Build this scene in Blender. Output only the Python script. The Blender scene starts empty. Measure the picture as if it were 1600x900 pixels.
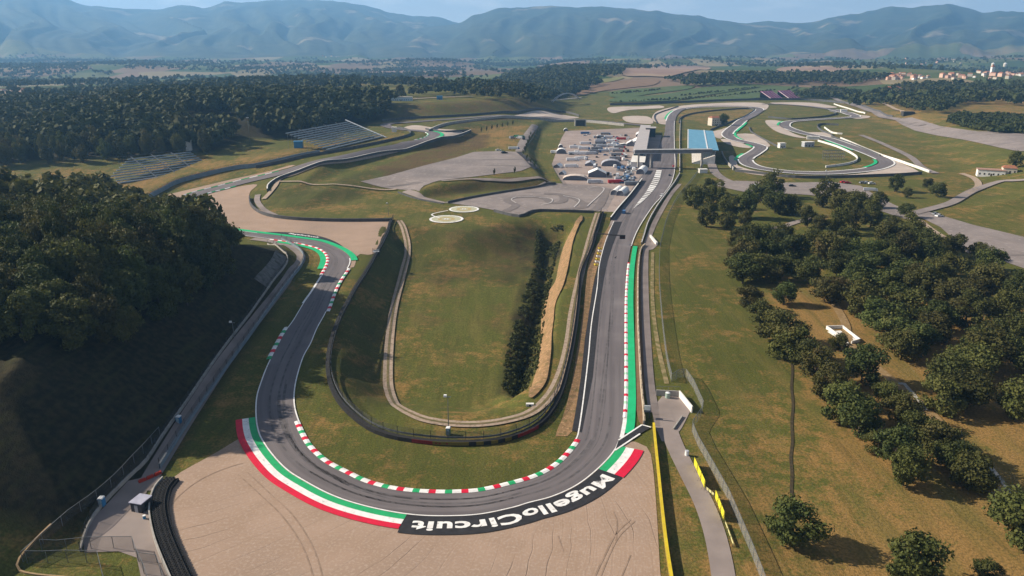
import bpy, bmesh, math, random
import numpy as np
from mathutils import Vector, Matrix
from mathutils.geometry import delaunay_2d_cdt
R = random.Random(7); NR = np.random.RandomState(7)
S = bpy.context.scene; COL = S.collection
# ---------------------------------------------------------------- camera, sky, sun, exposure
CH = 105.0; F = 1150.0; PITCH = math.atan(375/F)
cam = bpy.data.objects.new('camera', bpy.data.cameras.new('camera')); COL.objects.link(cam)
cam.location = (0, 0, CH); cam.rotation_euler = (math.pi/2-PITCH, 0, 0)
cam.data.sensor_width = 36; cam.data.lens = 36*F/1600; cam.data.clip_start = 1; cam.data.clip_end = 90000
S.camera = cam
SUN_EL = math.radians(31); SD = Vector((1, -0.22, 0)).normalized()      # direction in which shadows fall
sun = bpy.data.objects.new('sun', bpy.data.lights.new('sun', 'SUN')); COL.objects.link(sun)
sun.data.energy = 5.0; sun.data.angle = math.radians(0.5); sun.data.color = (1, 0.89, 0.73)
ray = Vector((SD.x*math.cos(SUN_EL), SD.y*math.cos(SUN_EL), -math.sin(SUN_EL)))
sun.rotation_euler = ray.to_track_quat('-Z', 'Y').to_euler()
w = bpy.data.worlds.new('World'); S.world = w; w.use_nodes = True
nt = w.node_tree; bg = nt.nodes['Background']
sky = nt.nodes.new('ShaderNodeTexSky'); sky.sky_type = 'NISHITA'; sky.sun_disc = False
sky.sun_elevation = SUN_EL; sky.sun_rotation = math.atan2(-SD.x, -SD.y)
sky.air_density = .5; sky.dust_density = 1.0; sky.altitude = 300
geo = nt.nodes.new('ShaderNodeNewGeometry'); mp = nt.nodes.new('ShaderNodeMapping')
mp.inputs['Scale'].default_value = (14, 14, 60)
cn = nt.nodes.new('ShaderNodeTexNoise'); cn.inputs['Scale'].default_value = 1.0; cn.inputs['Detail'].default_value = 6
cr = nt.nodes.new('ShaderNodeValToRGB'); cr.color_ramp.elements[0].position = 0.5; cr.color_ramp.elements[1].position = 0.72
mx = nt.nodes.new('ShaderNodeMix'); mx.data_type = 'RGBA'; mx.inputs[7].default_value = (12, 11.6, 11.4, 1)
mm = nt.nodes.new('ShaderNodeMath'); mm.operation = 'MULTIPLY'; mm.inputs[1].default_value = 0.75
L = nt.links.new
tcw = nt.nodes.new('ShaderNodeTexCoord')
L(tcw.outputs['Generated'], mp.inputs[0]); L(mp.outputs[0], cn.inputs[0]); L(cn.outputs[0], cr.inputs[0])
L(cr.outputs[0], mm.inputs[0]); L(mm.outputs[0], mx.inputs[0]); 
# pale summer haze whitening the sky towards the horizon, the same all round
sz = nt.nodes.new('ShaderNodeSeparateXYZ'); L(tcw.outputs['Generated'], sz.inputs[0])
def wm(op, a, b):
    q = nt.nodes.new('ShaderNodeMath'); q.operation = op
    for k, v in enumerate((a, b)):
        if isinstance(v, (int, float)): q.inputs[k].default_value = v
        else: L(v, q.inputs[k])
    return q.outputs[0]
hzf = wm('MULTIPLY', wm('POWER', 2.718, wm('MULTIPLY', wm('ABSOLUTE', sz.outputs[2], 0), -6.0)), .85)
mh = nt.nodes.new('ShaderNodeMix'); mh.data_type = 'RGBA'; L(hzf, mh.inputs[0]); L(sky.outputs[0], mh.inputs[6]); mh.inputs[7].default_value = (10.5, 10.6, 10.7, 1)
L(mh.outputs[2], mx.inputs[6]); L(mx.outputs[2], bg.inputs[0])
bg.inputs[1].default_value = 0.05
S.view_settings.view_transform = 'Standard'; S.view_settings.look = 'None'; S.view_settings.gamma = 1
S.view_settings.exposure = 0.88
S.cycles.max_bounces = 5; S.cycles.volume_bounces = 1; S.cycles.transparent_max_bounces = 12
# ---------------------------------------------------------------- numbers: projection, noise, terrain
cp, sp_ = math.cos(PITCH), math.sin(PITCH)
def rayd(px, py):
    a = (px-800)/F; b = (450-py)/F
    return np.array([a, cp+b*sp_, -sp_+b*cp])
def P0(px, py, z=0.0):
    d = rayd(px, py); t = (z-CH)/d[2]
    return d[0]*t, d[1]*t
def vnoise(x, y, seed=0):
    xi = np.floor(x).astype(np.int64); yi = np.floor(y).astype(np.int64)
    fx = x-xi; fy = y-yi; fx = fx*fx*(3-2*fx); fy = fy*fy*(3-2*fy)
    def hsh(a, b):
        n = (a*374761393 + b*668265263 + seed*144665) & 0x7fffffff
        n = ((n ^ (n >> 13))*1274126177) & 0x7fffffff
        return ((n ^ (n >> 16)) & 0xffff)/65535.0
    a = hsh(xi, yi); b = hsh(xi+1, yi); c = hsh(xi, yi+1); d = hsh(xi+1, yi+1)
    return (a+(b-a)*fx)*(1-fy) + (c+(d-c)*fx)*fy
def fbm(x, y, o=4, seed=0):
    s = 0; a = 0.5; t = 0
    for k in range(o):
        s = s + a*vnoise(x*2**k, y*2**k, seed+k*17); t += a; a *= 0.5
    return s/t
def sstep(t): t = np.clip(t, 0, 1); return t*t*(3-2*t)
def inside(X, Y, poly):
    r = np.zeros(X.shape, bool); n = len(poly)
    for i in range(n):
        x1, y1 = poly[i]; x2, y2 = poly[(i+1) % n]
        if y1 == y2: continue
        c = ((y1 > Y) != (y2 > Y)) & (X < (x2-x1)*(Y-y1)/(y2-y1)+x1)
        r ^= c
    return r
def segdist(X, Y, a, b):
    vx, vy = b[0]-a[0], b[1]-a[1]; L2 = vx*vx+vy*vy+1e-9
    t = np.clip(((X-a[0])*vx+(Y-a[1])*vy)/L2, 0, 1)
    return np.hypot(X-a[0]-t*vx, Y-a[1]-t*vy)
FEAT = []      # (world polygon, falloff per edge, height, linear?)
def feature(pts, h, lin=False, z=0.0):
    poly = [P0(p[0], p[1], z) for p in pts]; FEAT.append((poly, [p[2] for p in pts], h, lin))
# each point: photo x, photo y, falloff in metres of the edge that starts there
feature([(448,384,130),(468,402,70),(440,448,66),(400,498,68),(300,636,70),(225,745,75),(130,835,90),(40,885,90),(-100,980,90),(-900,980,200),(-700,420,150),(-100,322,170),(150,316,150),(205,330,150),(222,352,150),(255,374,170),(330,386,190),(400,386,190)], 41, True)   # wooded hill
feature([(598,352,17),(585,395,17),(560,432,17),(533,490,17),(518,540,18),(518,590,22),(540,628,28),(590,650,32),(650,655,30),(740,661,30),(815,648,20),(842,608,11),(866,530,10),(882,450,10),(905,348,14),(835,340,30),(800,342,36),(760,352,40),(720,362,40),(660,354,40),(626,352,20)], -9)   # grassy bowl
feature([(838,352,5),(878,352,7),(862,470,7),(846,600,6),(786,612,6),(798,520,6),(832,420,6)], -3.5)     # ditch
feature([(405,332,40),(500,327,45),(600,302,22),(648,311,14),(760,296,13),(868,292,13),(845,262,13),(838,235,13),(846,205,14),(866,192,30),(900,183,60),(860,150,200),(300,120,200),(-300,150,200),(-300,300,130),(200,300,110),(330,300,90)], 6)    # upper plateau
feature([(430,305,30),(500,285,26),(560,262,26),(640,238,24),(720,228,26),(760,205,40),(840,190,60),(850,150,200),(300,120,200),(-300,150,200),(-300,280,130),(230,270,110)], 7, False, 6)   # higher still, west
feature([(560,196,70),(620,186,60),(700,184,60),(800,177,70),(870,170,80),(900,150,150),(500,120,300),(200,140,250),(0,190,200),(0,235,110),(330,232,110),(480,215,90)], 15, False, 13)  # ridge behind
feature([(1290,176,90),(1360,186,90),(1420,215,90),(1470,255,90),(1530,300,90),(1480,325,80),(1600,350,200),(2300,380,300),(2300,120,300),(1300,135,200)], 14)   # meadow rising to the right
SKY1 = [(-900,-5),(-400,-22),(-100,-12),(0,-8),(65,0),(110,6),(140,15),(200,19),(250,21),(290,12),(325,17),(360,7),(400,7),(440,3),(480,2),(520,2),(570,8),(610,20),(650,26),(690,26),(720,36),(790,50),(900,75),(1600,90),(2600,95)]
SKY2 = [(-900,90),(400,80),(560,55),(640,44),(700,40),(724,33),(745,23),(780,13),(830,11),(880,10),(940,10),(980,14),(1020,17),(1050,22),(1100,29),(1150,36),(1195,41),(1260,52),(1400,70),(1800,90),(2600,95)]
SKY3 = [(-900,90),(800,88),(1000,70),(1100,50),(1160,38),(1200,35),(1250,38),(1290,31),(1340,25),(1380,17),(1440,17),(1470,13),(1500,22),(1525,28),(1550,25),(1600,28),(1800,26),(2600,40)]
def ridge(az, sk):          # tan of elevation above the camera level for a bearing
    b = [math.tan(-PITCH+math.atan((450-y)/F)) for x, y in sk]
    a = [math.atan((x-800)/(F*cp+375*sp_)) for x, y in sk]
    return np.interp(az, a, b)
def hfun(X, Y):
    z = np.zeros(X.shape); r = np.hypot(X, Y)
    near = Y < 2600
    for poly, fo, h, lin in FEAT:
        ins = inside(X, Y, poly) & near
        if not ins.any(): continue
        x = X[ins]; y = Y[ins]; f = np.full(x.shape, 9.0)
        for i in range(len(poly)): f = np.minimum(f, segdist(x, y, poly[i], poly[(i+1) % len(poly)])/fo[i])
        f = np.clip(f, 0, 1)
        z[ins] += h*(f*(1.45-.45*f) if lin else sstep(f))
    z += (fbm(X/90, Y/90, 3, 3)-.5)*1.2*sstep((np.abs(X)-20)/200)
    # rolling farmland and the valley floor
    k = sstep((r-1450)/900)
    calm = sstep((r-2600)/900)*.75+.25
    z += k*((fbm(X/900, Y/900, 3, 11)-.5)*52*calm - 8*calm)
    z += 34*sstep((Y-1480)/1000)*sstep((X+150)/400)*sstep((1900-X)/500)*sstep((4200-Y)/1200)
    k2 = sstep((r-3300)/1500)*sstep((7500-r)/1500)
    z += k2*np.clip(fbm(X/1100+5, Y/700, 3, 41)-.5, 0, 1)*150
    # mountains
    az = np.arctan2(X, Y)
    for sk, rr, rf, sd in ((SKY1, 13500, 6800, 1), (SKY2, 10500, 6300, 2), (SKY3, 11500, 6600, 3)):
        e = ridge(az, sk); H = CH + e*rr
        H = np.maximum(H+ (fbm(az*60, az*0, 3, sd)-.5)*40, 0)
        t = np.clip((r-rf)/(rr-rf), 0, 1); back = np.clip((r-rr)/4000, 0, 1)
        gull = 1-np.abs(2*fbm(az*22+1.6*fbm(X/1800, Y/1800, 2, sd+5), r/5200, 4, sd+50)-1)
        body = H*(t**1.25)*(1-.5*back) + H*.36*(t*(1-t))*4*(gull-.72)
        foot = 95*np.clip(fbm(X/1500, Y/1300, 4, sd+70)-.42, 0, 1)*4*sstep(t*4)*(1-t)**2
        z = np.maximum(z, np.where(t > 0, body+foot, -99))
    return z
Y0, YR, NV, NU = 42.0, 1.0088, 690, 560
vv = Y0*YR**np.arange(NV); uu = np.linspace(-1, 1, NU)
HW = 60+1.15*vv
GX = uu[None, :]*HW[:, None]; GY = np.repeat(vv[:, None], NU, 1)
GZ = hfun(GX, GY)
LR = math.log(YR)
def hz(x, y):
    x = np.asarray(x, float); y = np.maximum(np.asarray(y, float), Y0)
    v = np.clip(np.log(y/Y0)/LR, 0, NV-1.001); vi = v.astype(int)
    yv = vv[vi]; fv = (y-yv)/(vv[vi+1]-yv)
    def row(k):
        u = np.clip((x/HW[k]+1)*.5*(NU-1), 0, NU-1.001); ui = u.astype(int); fu = u-ui
        return GZ[k, ui]*(1-fu)+GZ[k, ui+1]*fu
    return row(vi)*(1-fv)+row(vi+1)*fv
TS = 60*1.004**np.arange(1450)
def W2(px, py, flat=None):
    if flat: return P0(px, py)
    d = rayd(px, py); n = math.sqrt(d[0]**2+d[1]**2); ts = TS/n
    x = d[0]*ts; y = d[1]*ts; z = CH+d[2]*ts
    g = z-hz(x, y); k = int(np.argmax(g < 0))
    if g[k] >= 0: k = len(ts)-1
    if k == 0: t = ts[0]
    else: t = ts[k-1]+(ts[k]-ts[k-1])*g[k-1]/(g[k-1]-g[k])
    return d[0]*t, d[1]*t
def W(px, py, up=0.0):
    x, y = W2(px, py); return Vector((x, y, float(hz(x, y))+up))
def ppm(x, y, z=0.0): return F/(y*cp+(CH-z)*sp_)       # photo pixels per metre at a place
def G(x, y, up=0.0): return Vector((x, y, float(hz(x, y))+up))
# ---------------------------------------------------------------- objects and materials
def tag(o, label=None, cat=None, group=None, kind=None):
    for k, v in (('label', label), ('category', cat), ('group', group), ('kind', kind)):
        if v: o[k] = v
    return o
def empty(name, loc, rz=0, label=None, cat=None, group=None):
    o = bpy.data.objects.new(name, None); COL.objects.link(o); o.location = loc; o.rotation_euler = (0, 0, rz)
    o.empty_display_size = .5
    return tag(o, label, cat, group)
def link(name, me, parent=None):
    o = bpy.data.objects.new(name, me); COL.objects.link(o)
    if parent: o.parent = parent
    return o
def dup(o, parent=None):
    c = o.copy(); COL.objects.link(c)
    if parent: c.parent = parent
    for ch in o.children: dup(ch, c)
    return c
def mesh(name, v, f, mats, uv=None, mi=None, smooth=False):
    me = bpy.data.meshes.new(name)
    me.from_pydata([tuple(p) for p in v], [], [tuple(q) for q in f])
    for m in (mats if isinstance(mats, (list, tuple)) else [mats]): me.materials.append(m)
    if uv is not None:
        l = me.uv_layers.new(name='UVMap'); ids = np.empty(len(me.loops), np.int32); me.loops.foreach_get('vertex_index', ids)
        l.data.foreach_set('uv', np.asarray(uv, float)[ids].ravel())
    if mi is not None: me.polygons.foreach_set('material_index', mi)
    if smooth: me.polygons.foreach_set('use_smooth', [True]*len(me.polygons))
    me.update(); return me
class MB:
    def __init__(s): s.v = []; s.f = []; s.m = []
    def add(s, v, f, m=0):
        n = len(s.v); s.v += [tuple(p) for p in v]; s.f += [tuple(i+n for i in q) for q in f]; s.m += [m]*len(f); return s
    def box(s, x0, y0, z0, x1, y1, z1, m=0, M=None):
        v = [(x, y, z) for z in (z0, z1) for x, y in ((x0, y0), (x1, y0), (x1, y1), (x0, y1))]
        if M: v = [M @ Vector(p) for p in v]
        return s.add(v, [(3,2,1,0),(4,5,6,7),(0,1,5,4),(1,2,6,5),(2,3,7,6),(3,0,4,7)], m)
    def bar(s, a, b, r, m=0, n=4, r2=None):
        a = Vector(a); b = Vector(b); d = (b-a).normalized(); u = d.orthogonal().normalized(); w_ = d.cross(u)
        r2 = r if r2 is None else r2; v = []
        for c, q in ((a, r), (b, r2)):
            for k in range(n):
                t = 2*math.pi*(k+.5)/n; v.append(c+(u*math.cos(t)+w_*math.sin(t))*q)
        f = [(k, (k+1) % n, n+(k+1) % n, n+k) for k in range(n)]+[tuple(range(n))[::-1], tuple(range(n, 2*n))]
        return s.add(v, f, m)
    def prism(s, prof, y0, y1, m=0):                    # profile in x,z pushed along y
        n = len(prof); v = [(x, y0, z) for x, z in prof]+[(x, y1, z) for x, z in prof]
        f = [(k, (k+1) % n, n+(k+1) % n, n+k) for k in range(n)]+[tuple(range(n))[::-1], tuple(range(n, 2*n))]
        return s.add(v, f, m)
    def me(s, name, mats, smooth=False): return mesh(name, s.v, s.f, mats, None, s.m, smooth)
    def obj(s, name, mats, parent=None, smooth=False): return link(name, s.me(name, mats, smooth), parent)
def c4(c): return (c[0], c[1], c[2], 1)
def M(name, c, c2=None, sc=1.0, rough=.85, lo=.35, hi=.65, extra=(), bump=0, bsc=5, objrand=0, metal=0, stretch=None, coord='pos', trans=0, det=5):
    """procedural colour: two tones by noise, then more noise layers (colour, scale, lo, hi)"""
    m = bpy.data.materials.new(name); m.use_nodes = True; t = m.node_tree; b = t.nodes['Principled BSDF']; l = t.links.new
    b.inputs['Roughness'].default_value = rough; b.inputs['Metallic'].default_value = metal
    b.inputs['Specular IOR Level'].default_value = .2
    if coord == 'pos': src = t.nodes.new('ShaderNodeNewGeometry').outputs['Position']
    else: src = t.nodes.new('ShaderNodeTexCoord').outputs[{'uv': 'UV', 'obj': 'Object'}[coord]]
    def noise(sc, st=None, det=det):
        n = t.nodes.new('ShaderNodeTexNoise'); n.inputs['Scale'].default_value = sc; n.inputs['Detail'].default_value = det
        s_ = src
        if st:
            q = t.nodes.new('ShaderNodeMapping'); q.inputs['Scale'].default_value = st; l(src, q.inputs[0]); s_ = q.outputs[0]
        l(s_, n.inputs['Vector']); return n.outputs[0]
    def ramp(s_, lo, hi):
        r = t.nodes.new('ShaderNodeMapRange'); r.inputs[1].default_value = lo; r.inputs[2].default_value = hi; l(s_, r.inputs[0]); return r.outputs[0]
    def mix(fac, a, bb):
        x = t.nodes.new('ShaderNodeMix'); x.data_type = 'RGBA'; l(fac, x.inputs[0])
        if isinstance(a, tuple): x.inputs[6].default_value = c4(a)
        else: l(a, x.inputs[6])
        if isinstance(bb, tuple): x.inputs[7].default_value = c4(bb)
        else: l(bb, x.inputs[7])
        return x.outputs[2]
    out = tuple(c)
    if c2: out = mix(ramp(noise(sc, stretch), lo, hi), out, tuple(c2))
    for e in extra:
        out = mix(ramp(noise(e[1], e[4] if len(e) > 4 else None), e[2], e[3]), out, tuple(e[0]))
    if objrand:
        oi = t.nodes.new('ShaderNodeObjectInfo'); hv = t.nodes.new('ShaderNodeHueSaturation')
        l(ramp2(t, oi.outputs['Random'], 0.5-objrand*.06, .5+objrand*.04), hv.inputs['Hue']); 
        l(ramp2(t, oi.outputs['Random'], 1-objrand*.45, 1+objrand*.5, 7.3), hv.inputs['Value'])
        if isinstance(out, tuple): hv.inputs['Color'].default_value = c4(out)
        else: l(out, hv.inputs['Color'])
        out = hv.outputs[0]
    if isinstance(out, tuple): b.inputs['Base Color'].default_value = c4(out)
    else: l(out, b.inputs['Base Color'])
    if bump:
        bp = t.nodes.new('ShaderNodeBump'); bp.inputs['Strength'].default_value = 1; bp.inputs['Distance'].default_value = bump
        l(noise(bsc), bp.inputs['Height']); l(bp.outputs[0], b.inputs['Normal'])
    if trans:
        tr = t.nodes.new('ShaderNodeBsdfTranslucent'); ms = t.nodes.new('ShaderNodeMixShader'); ms.inputs[0].default_value = trans
        if isinstance(out, tuple): tr.inputs[0].default_value = c4(out)
        else: l(out, tr.inputs[0])
        l(b.outputs[0], ms.inputs[1]); l(tr.outputs[0], ms.inputs[2]); l(ms.outputs[0], t.nodes['Material Output'].inputs[0])
    return m
def ramp2(t, s_, a, b, mul=1.0):
    if mul != 1.0:
        q = t.nodes.new('ShaderNodeMath'); q.operation = 'MULTIPLY'; q.inputs[1].default_value = mul; t.links.new(s_, q.inputs[0])
        q2 = t.nodes.new('ShaderNodeMath'); q2.operation = 'FRACT'; t.links.new(q.outputs[0], q2.inputs[0]); s_ = q2.outputs[0]
    r = t.nodes.new('ShaderNodeMapRange'); r.inputs[3].default_value = a; r.inputs[4].default_value = b; t.links.new(s_, r.inputs[0]); return r.outputs[0]
def seethru(m, alpha, sc=None):
    """fine wire mesh: part of the light passes between the wires"""
    t = m.node_tree; b = t.nodes['Principled BSDF']; b.inputs['Alpha'].default_value = alpha; return m
# ---------------------------------------------------------------- curves and sheets
def spline(pts, step=None, n=None, closed=False):
    p = np.array(pts, float); N = len(p)
    if N < 3:
        q = [p[0]+(p[-1]-p[0])*t for t in np.linspace(0, 1, 24)]
    else:
        q = []
        for i in range(N if closed else N-1):
            a, b, c, d = (p[(i-1) % N], p[i], p[(i+1) % N], p[(i+2) % N]) if closed else (p[max(i-1, 0)], p[i], p[i+1], p[min(i+2, N-1)])
            for t in np.linspace(0, 1, 16, endpoint=False):
                q.append(.5*((2*b)+(c-a)*t+(2*a-5*b+4*c-d)*t*t+(3*b-a-3*c+d)*t**3))
        if not closed: q.append(p[-1])
    q = np.array(q)
    if closed: q = np.vstack([q, q[:1]])
    s = np.r_[0, np.cumsum(np.hypot(*np.diff(q[:, :2], axis=0).T))]
    if n is None: n = max(2, int(s[-1]/(step or 2))+1)
    st = np.linspace(0, s[-1], n)
    return np.stack([np.interp(st, s, q[:, k]) for k in range(q.shape[1])], 1)
def path(px, step=2.0): return spline([W2(*p) for p in px], step)
def normals(c):
    d = np.gradient(c, axis=0); d /= np.linalg.norm(d, axis=1)[:, None]+1e-9
    return np.stack([d[:, 1], -d[:, 0]], 1)              # to the right of travel
def off(c, d): return c+normals(c)*np.asarray(d).reshape(-1, 1)
def arcl(c): return np.r_[0, np.cumsum(np.hypot(*np.diff(c, axis=0).T))]
def lift(x, y, o): return hz(x, y)+o*(1+np.minimum(np.hypot(x, y), 1300)/160)
def ribbon(name, A, B, mat, o=.1, m=4, parent=None, kind='structure'):
    """sheet between two matched lines A and B; UV = metres along, metres across"""
    n = len(A); t = np.linspace(0, 1, m+1)
    X = A[:, None, :]*(1-t[None, :, None])+B[:, None, :]*t[None, :, None]
    Z = lift(X[..., 0], X[..., 1], o)
    s = arcl((A+B)/2); wd = np.hypot(*(A-B).T)
    uv = np.stack([np.repeat(s[:, None], m+1, 1), wd[:, None]*t[None, :]], -1).reshape(-1, 2)
    v = np.concatenate([X, Z[..., None]], -1).reshape(-1, 3)
    f = [(i*(m+1)+j, i*(m+1)+j+1, (i+1)*(m+1)+j+1, (i+1)*(m+1)+j) for i in range(n-1) for j in range(m)]
    a, b, c = (Vector(v[k]) for k in f[len(f)//2][:3])
    if (b-a).cross(c-a).z < 0: f = [q[::-1] for q in f]
    o_ = link(name, mesh(name, v, f, mat, uv, None, True), parent)
    if kind: o_['kind'] = kind
    return o_
def road(name, px, width, mat, o=.1, step=3, m=3):
    c = path(px, step); w2 = width/2
    return ribbon(name, off(c, -w2), off(c, w2), mat, o, m)
def patch(name, px, mat, o=.06, step=5, smooth=True, world=False, kind='structure'):
    b = [tuple(p) if world else W2(*p) for p in px]
    if smooth: b = [tuple(p) for p in spline(b, step, None, True)[:-1]]
    else:
        q = spline_lin(b+[b[0]], step); b = [tuple(p) for p in q[:-1]]
    a = np.array(b); x0, y0 = a.min(0); x1, y1 = a.max(0)
    gx, gy = np.meshgrid(np.arange(x0+step/2, x1, step), np.arange(y0+step/2, y1, step)); gx = gx.ravel(); gy = gy.ravel()
    i = inside(gx, gy, b); gx = gx[i]; gy = gy[i]
    d = np.full(gx.shape, 1e9)
    for k in range(0, len(b)): d = np.minimum(d, segdist(gx, gy, b[k], b[(k+1) % len(b)]))
    i = d > step*.45
    pts = [Vector(p) for p in b]+[Vector((x, y)) for x, y in zip(gx[i], gy[i])]
    r = delaunay_2d_cdt(pts, [(k, (k+1) % len(b)) for k in range(len(b))], [], 1, 1e-4)
    vx = np.array([(p.x, p.y) for p in r[0]]); z = lift(vx[:, 0], vx[:, 1], o)
    f = []
    for q in r[2]:
        a_, b_, c_ = (vx[k] for k in q[:3])
        f.append(tuple(q) if (b_[0]-a_[0])*(c_[1]-a_[1])-(b_[1]-a_[1])*(c_[0]-a_[0]) > 0 else tuple(q)[::-1])
    o_ = link(name, mesh(name, np.c_[vx, z], f, mat, vx, None, True)); 
    if kind: o_['kind'] = kind
    return o_
def spline_lin(b, step):
    p = np.array(b, float); s = arcl(p); n = max(3, int(s[-1]/step))
    st = np.unique(np.r_[np.linspace(0, s[-1], n), s]); return np.stack([np.interp(st, s, p[:, k]) for k in (0, 1)], 1)
# ================================================================ GROUND
GREEN = (.080, .092, .018); DRY = (.265, .155, .052); BROWN = (.105, .066, .03)
def ground_material():
    m = bpy.data.materials.new('ground'); m.use_nodes = True; t = m.node_tree; b = t.nodes['Principled BSDF']; l = t.links.new
    b.inputs['Roughness'].default_value = .95; b.inputs['Specular IOR Level'].default_value = .08
    pos = t.nodes.new('ShaderNodeNewGeometry').outputs['Position']
    def noise(sc, det=6, st=None):
        n = t.nodes.new('ShaderNodeTexNoise'); n.inputs['Scale'].default_value = sc; n.inputs['Detail'].default_value = det
        if st:
            q = t.nodes.new('ShaderNodeMapping'); q.inputs['Scale'].default_value = st[:3]; q.inputs['Rotation'].default_value = (0, 0, st[3]); l(pos, q.inputs[0]); l(q.outputs[0], n.inputs['Vector'])
        else: l(pos, n.inputs['Vector'])
        return n.outputs[0]
    def rng(s, a, b_, c=0, d=1):
        r = t.nodes.new('ShaderNodeMapRange'); l(s, r.inputs[0])
        for k, v in enumerate((a, b_, c, d)): r.inputs[k+1].default_value = v
        return r.outputs[0]
    def op(o, a, b_):
        q = t.nodes.new('ShaderNodeMath'); q.operation = o
        for k, v in enumerate((a, b_)):
            if isinstance(v, (int, float)): q.inputs[k].default_value = v
            else: l(v, q.inputs[k])
        return q.outputs[0]
    def mix(f, a, b_, bl='MIX'):
        x = t.nodes.new('ShaderNodeMix'); x.data_type = 'RGBA'; x.blend_type = bl
        if isinstance(f, float): x.inputs[0].default_value = f
        else: l(f, x.inputs[0])
        for k, v in ((6, a), (7, b_)):
            if isinstance(v, tuple): x.inputs[k].default_value = c4(v)
            else: l(v, x.inputs[k])
        return x.outputs[2]
    at = t.nodes.new('ShaderNodeAttribute'); at.attribute_name = 'zone'
    sx = t.nodes.new('ShaderNodeSeparateXYZ'); l(at.outputs['Vector'], sx.inputs[0])
    dry, brown, field = sx.outputs
    wood = at2 = None
    a2_ = t.nodes.new('ShaderNodeAttribute'); a2_.attribute_name = 'litter_shade'; wood = a2_.outputs['Fac']  # one mask for leaf litter and for painted shade
    n1 = noise(.035); n2 = noise(.22); n3 = noise(1.1); n4 = noise(.12, 5, (1, .18, 1, .25))
    fac = op('ADD', op('ADD', dry, op('MULTIPLY', op('SUBTRACT', n1, .5), 2.5)), op('ADD', op('MULTIPLY', op('SUBTRACT', n2, .5), 2.1), op('MULTIPLY', op('SUBTRACT', n3, .5), 1.5)))
    col = mix(rng(fac, .33, .98), GREEN, DRY)
    col = mix(rng(n4, .48, .68, 0, .7), col, (.135, .118, .032))
    bf = op('ADD', brown, op('MULTIPLY', op('SUBTRACT', noise(.07), .5), 1.2))
    col = mix(rng(bf, .35, .8), col, BROWN)
    n5 = noise(3.2, 4)
    col = mix(rng(n5, .45, .7, 0, .5), col, mix(.55, col, (.30, .22, .09)))
    tuft = rng(noise(1.6, 6), .42, .62)
    col = mix(rng(tuft, 0, 1, .0, .75), col, mix(.6, col, (.03, .032, .01)))
    col = mix(wood, col, mix(rng(noise(.5), .4, .65), (.012, .011, .007), (.034, .028, .014)))  # near-black tone: woodland litter, and shade painted onto the slopes
    col = mix(rng(noise(.5, 4, (1, .07, 1, .12)), .5, .72, 0, .45), col, (.05, .052, .015))
    # farmland patchwork far away: real fields of different crops
    vo = t.nodes.new('ShaderNodeTexVoronoi'); vo.inputs['Scale'].default_value = 1/260
    mpv = t.nodes.new('ShaderNodeMapping'); mpv.inputs['Scale'].default_value = (1, .55, 0); mpv.inputs['Rotation'].default_value = (0, 0, .5)
    l(pos, mpv.inputs[0]); l(mpv.outputs[0], vo.inputs['Vector'])
    cr_ = t.nodes.new('ShaderNodeValToRGB'); cr_.color_ramp.interpolation = 'CONSTANT'
    e = cr_.color_ramp.elements; cols = [(.045,.075,.02),(.2,.135,.095),(.07,.095,.03),(.24,.19,.11),(.05,.07,.022),(.16,.105,.07),(.10,.115,.04)]
    e[0].position = 0; e[0].color = c4(cols[0]); e[1].position = .15; e[1].color = c4(cols[1])
    for k in range(2, 7): q = e.new(k/7); q.color = c4(cols[k])
    sc = t.nodes.new('ShaderNodeSeparateColor'); l(vo.outputs['Color'], sc.inputs[0]); l(sc.outputs[0], cr_.inputs[0])
    fcol = mix(rng(noise(.01), .3, .7, 0, .35), cr_.outputs[0], (.09, .085, .04))
    col = mix(field, col, fcol)
    l(col, b.inputs['Base Color'])
    bp = t.nodes.new('ShaderNodeBump'); bp.inputs['Strength'].default_value = .7; bp.inputs['Distance'].default_value = .22
    l(op('ADD', n5, n3), bp.inputs['Height']); l(bp.outputs[0], b.inputs['Normal'])
    return m
def soft(px, w_, z=None):
    """1 inside a traced outline, fading over w_ metres outside"""
    poly = [W2(*p) for p in px]; ins = inside(GX, GY, poly); d = np.full(GX.shape, 1e9)
    for i in range(len(poly)): d = np.minimum(d, segdist(GX, GY, poly[i], poly[(i+1) % len(poly)]))
    return np.where(ins, 1, np.clip(1-d/w_, 0, 1))
litter_shade = np.maximum(soft([(-900,420),(-100,335),(205,342),(250,368),(330,390),(400,386),(445,392),(440,410),(400,498),(300,634),(222,742),(110,812),(0,790),(-200,900),(-900,980)], 8), soft([(-160,262),(0,252),(150,244),(330,234),(376,213),(475,214),(606,180),(604,161),(400,158),(-200,176)], 15))*.96  # leaf litter under the woods; shade of the bare hill slope painted in
for px, w_, val in (([(636,358),(700,366),(760,356),(832,344),(834,395),(800,440),(740,425),(690,440),(640,425)], 14, .5), ([(800,352),(880,350),(864,450),(846,605),(785,614),(798,520),(820,430)], 3, .8), ([(600,360),(622,352),(632,400),(612,500),(604,590),(560,640),(520,590),(525,540),(560,440)], 8, .35), ([(436,292),(560,300),(560,310),(470,328),(420,320)], 5, .35), ([(520,285),(600,262),(640,265),(620,285),(560,290)], 8, .4), ([(655,308),(760,285),(860,290),(760,298)], 5, .55), ([(690,195),(730,192),(680,225),(640,235)], 10, .4), ([(480,700),(900,700),(800,745),(560,735)], 12, .22), ([(1100,600),(1180,700),(1240,860),(1200,900),(1140,760)], 8, .2), ([(1060,345),(1150,380),(1200,520),(1240,560),(1180,620),(1120,590),(1060,470)], 12, .16)):  # shade painted on infield slopes, gully and banks, along with darker grass
    litter_shade = np.maximum(litter_shade, soft(px, w_)*val*(.25+1.5*np.clip(fbm(GX/9, GY/14, 4, 61)-.22, 0, 1)))
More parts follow.
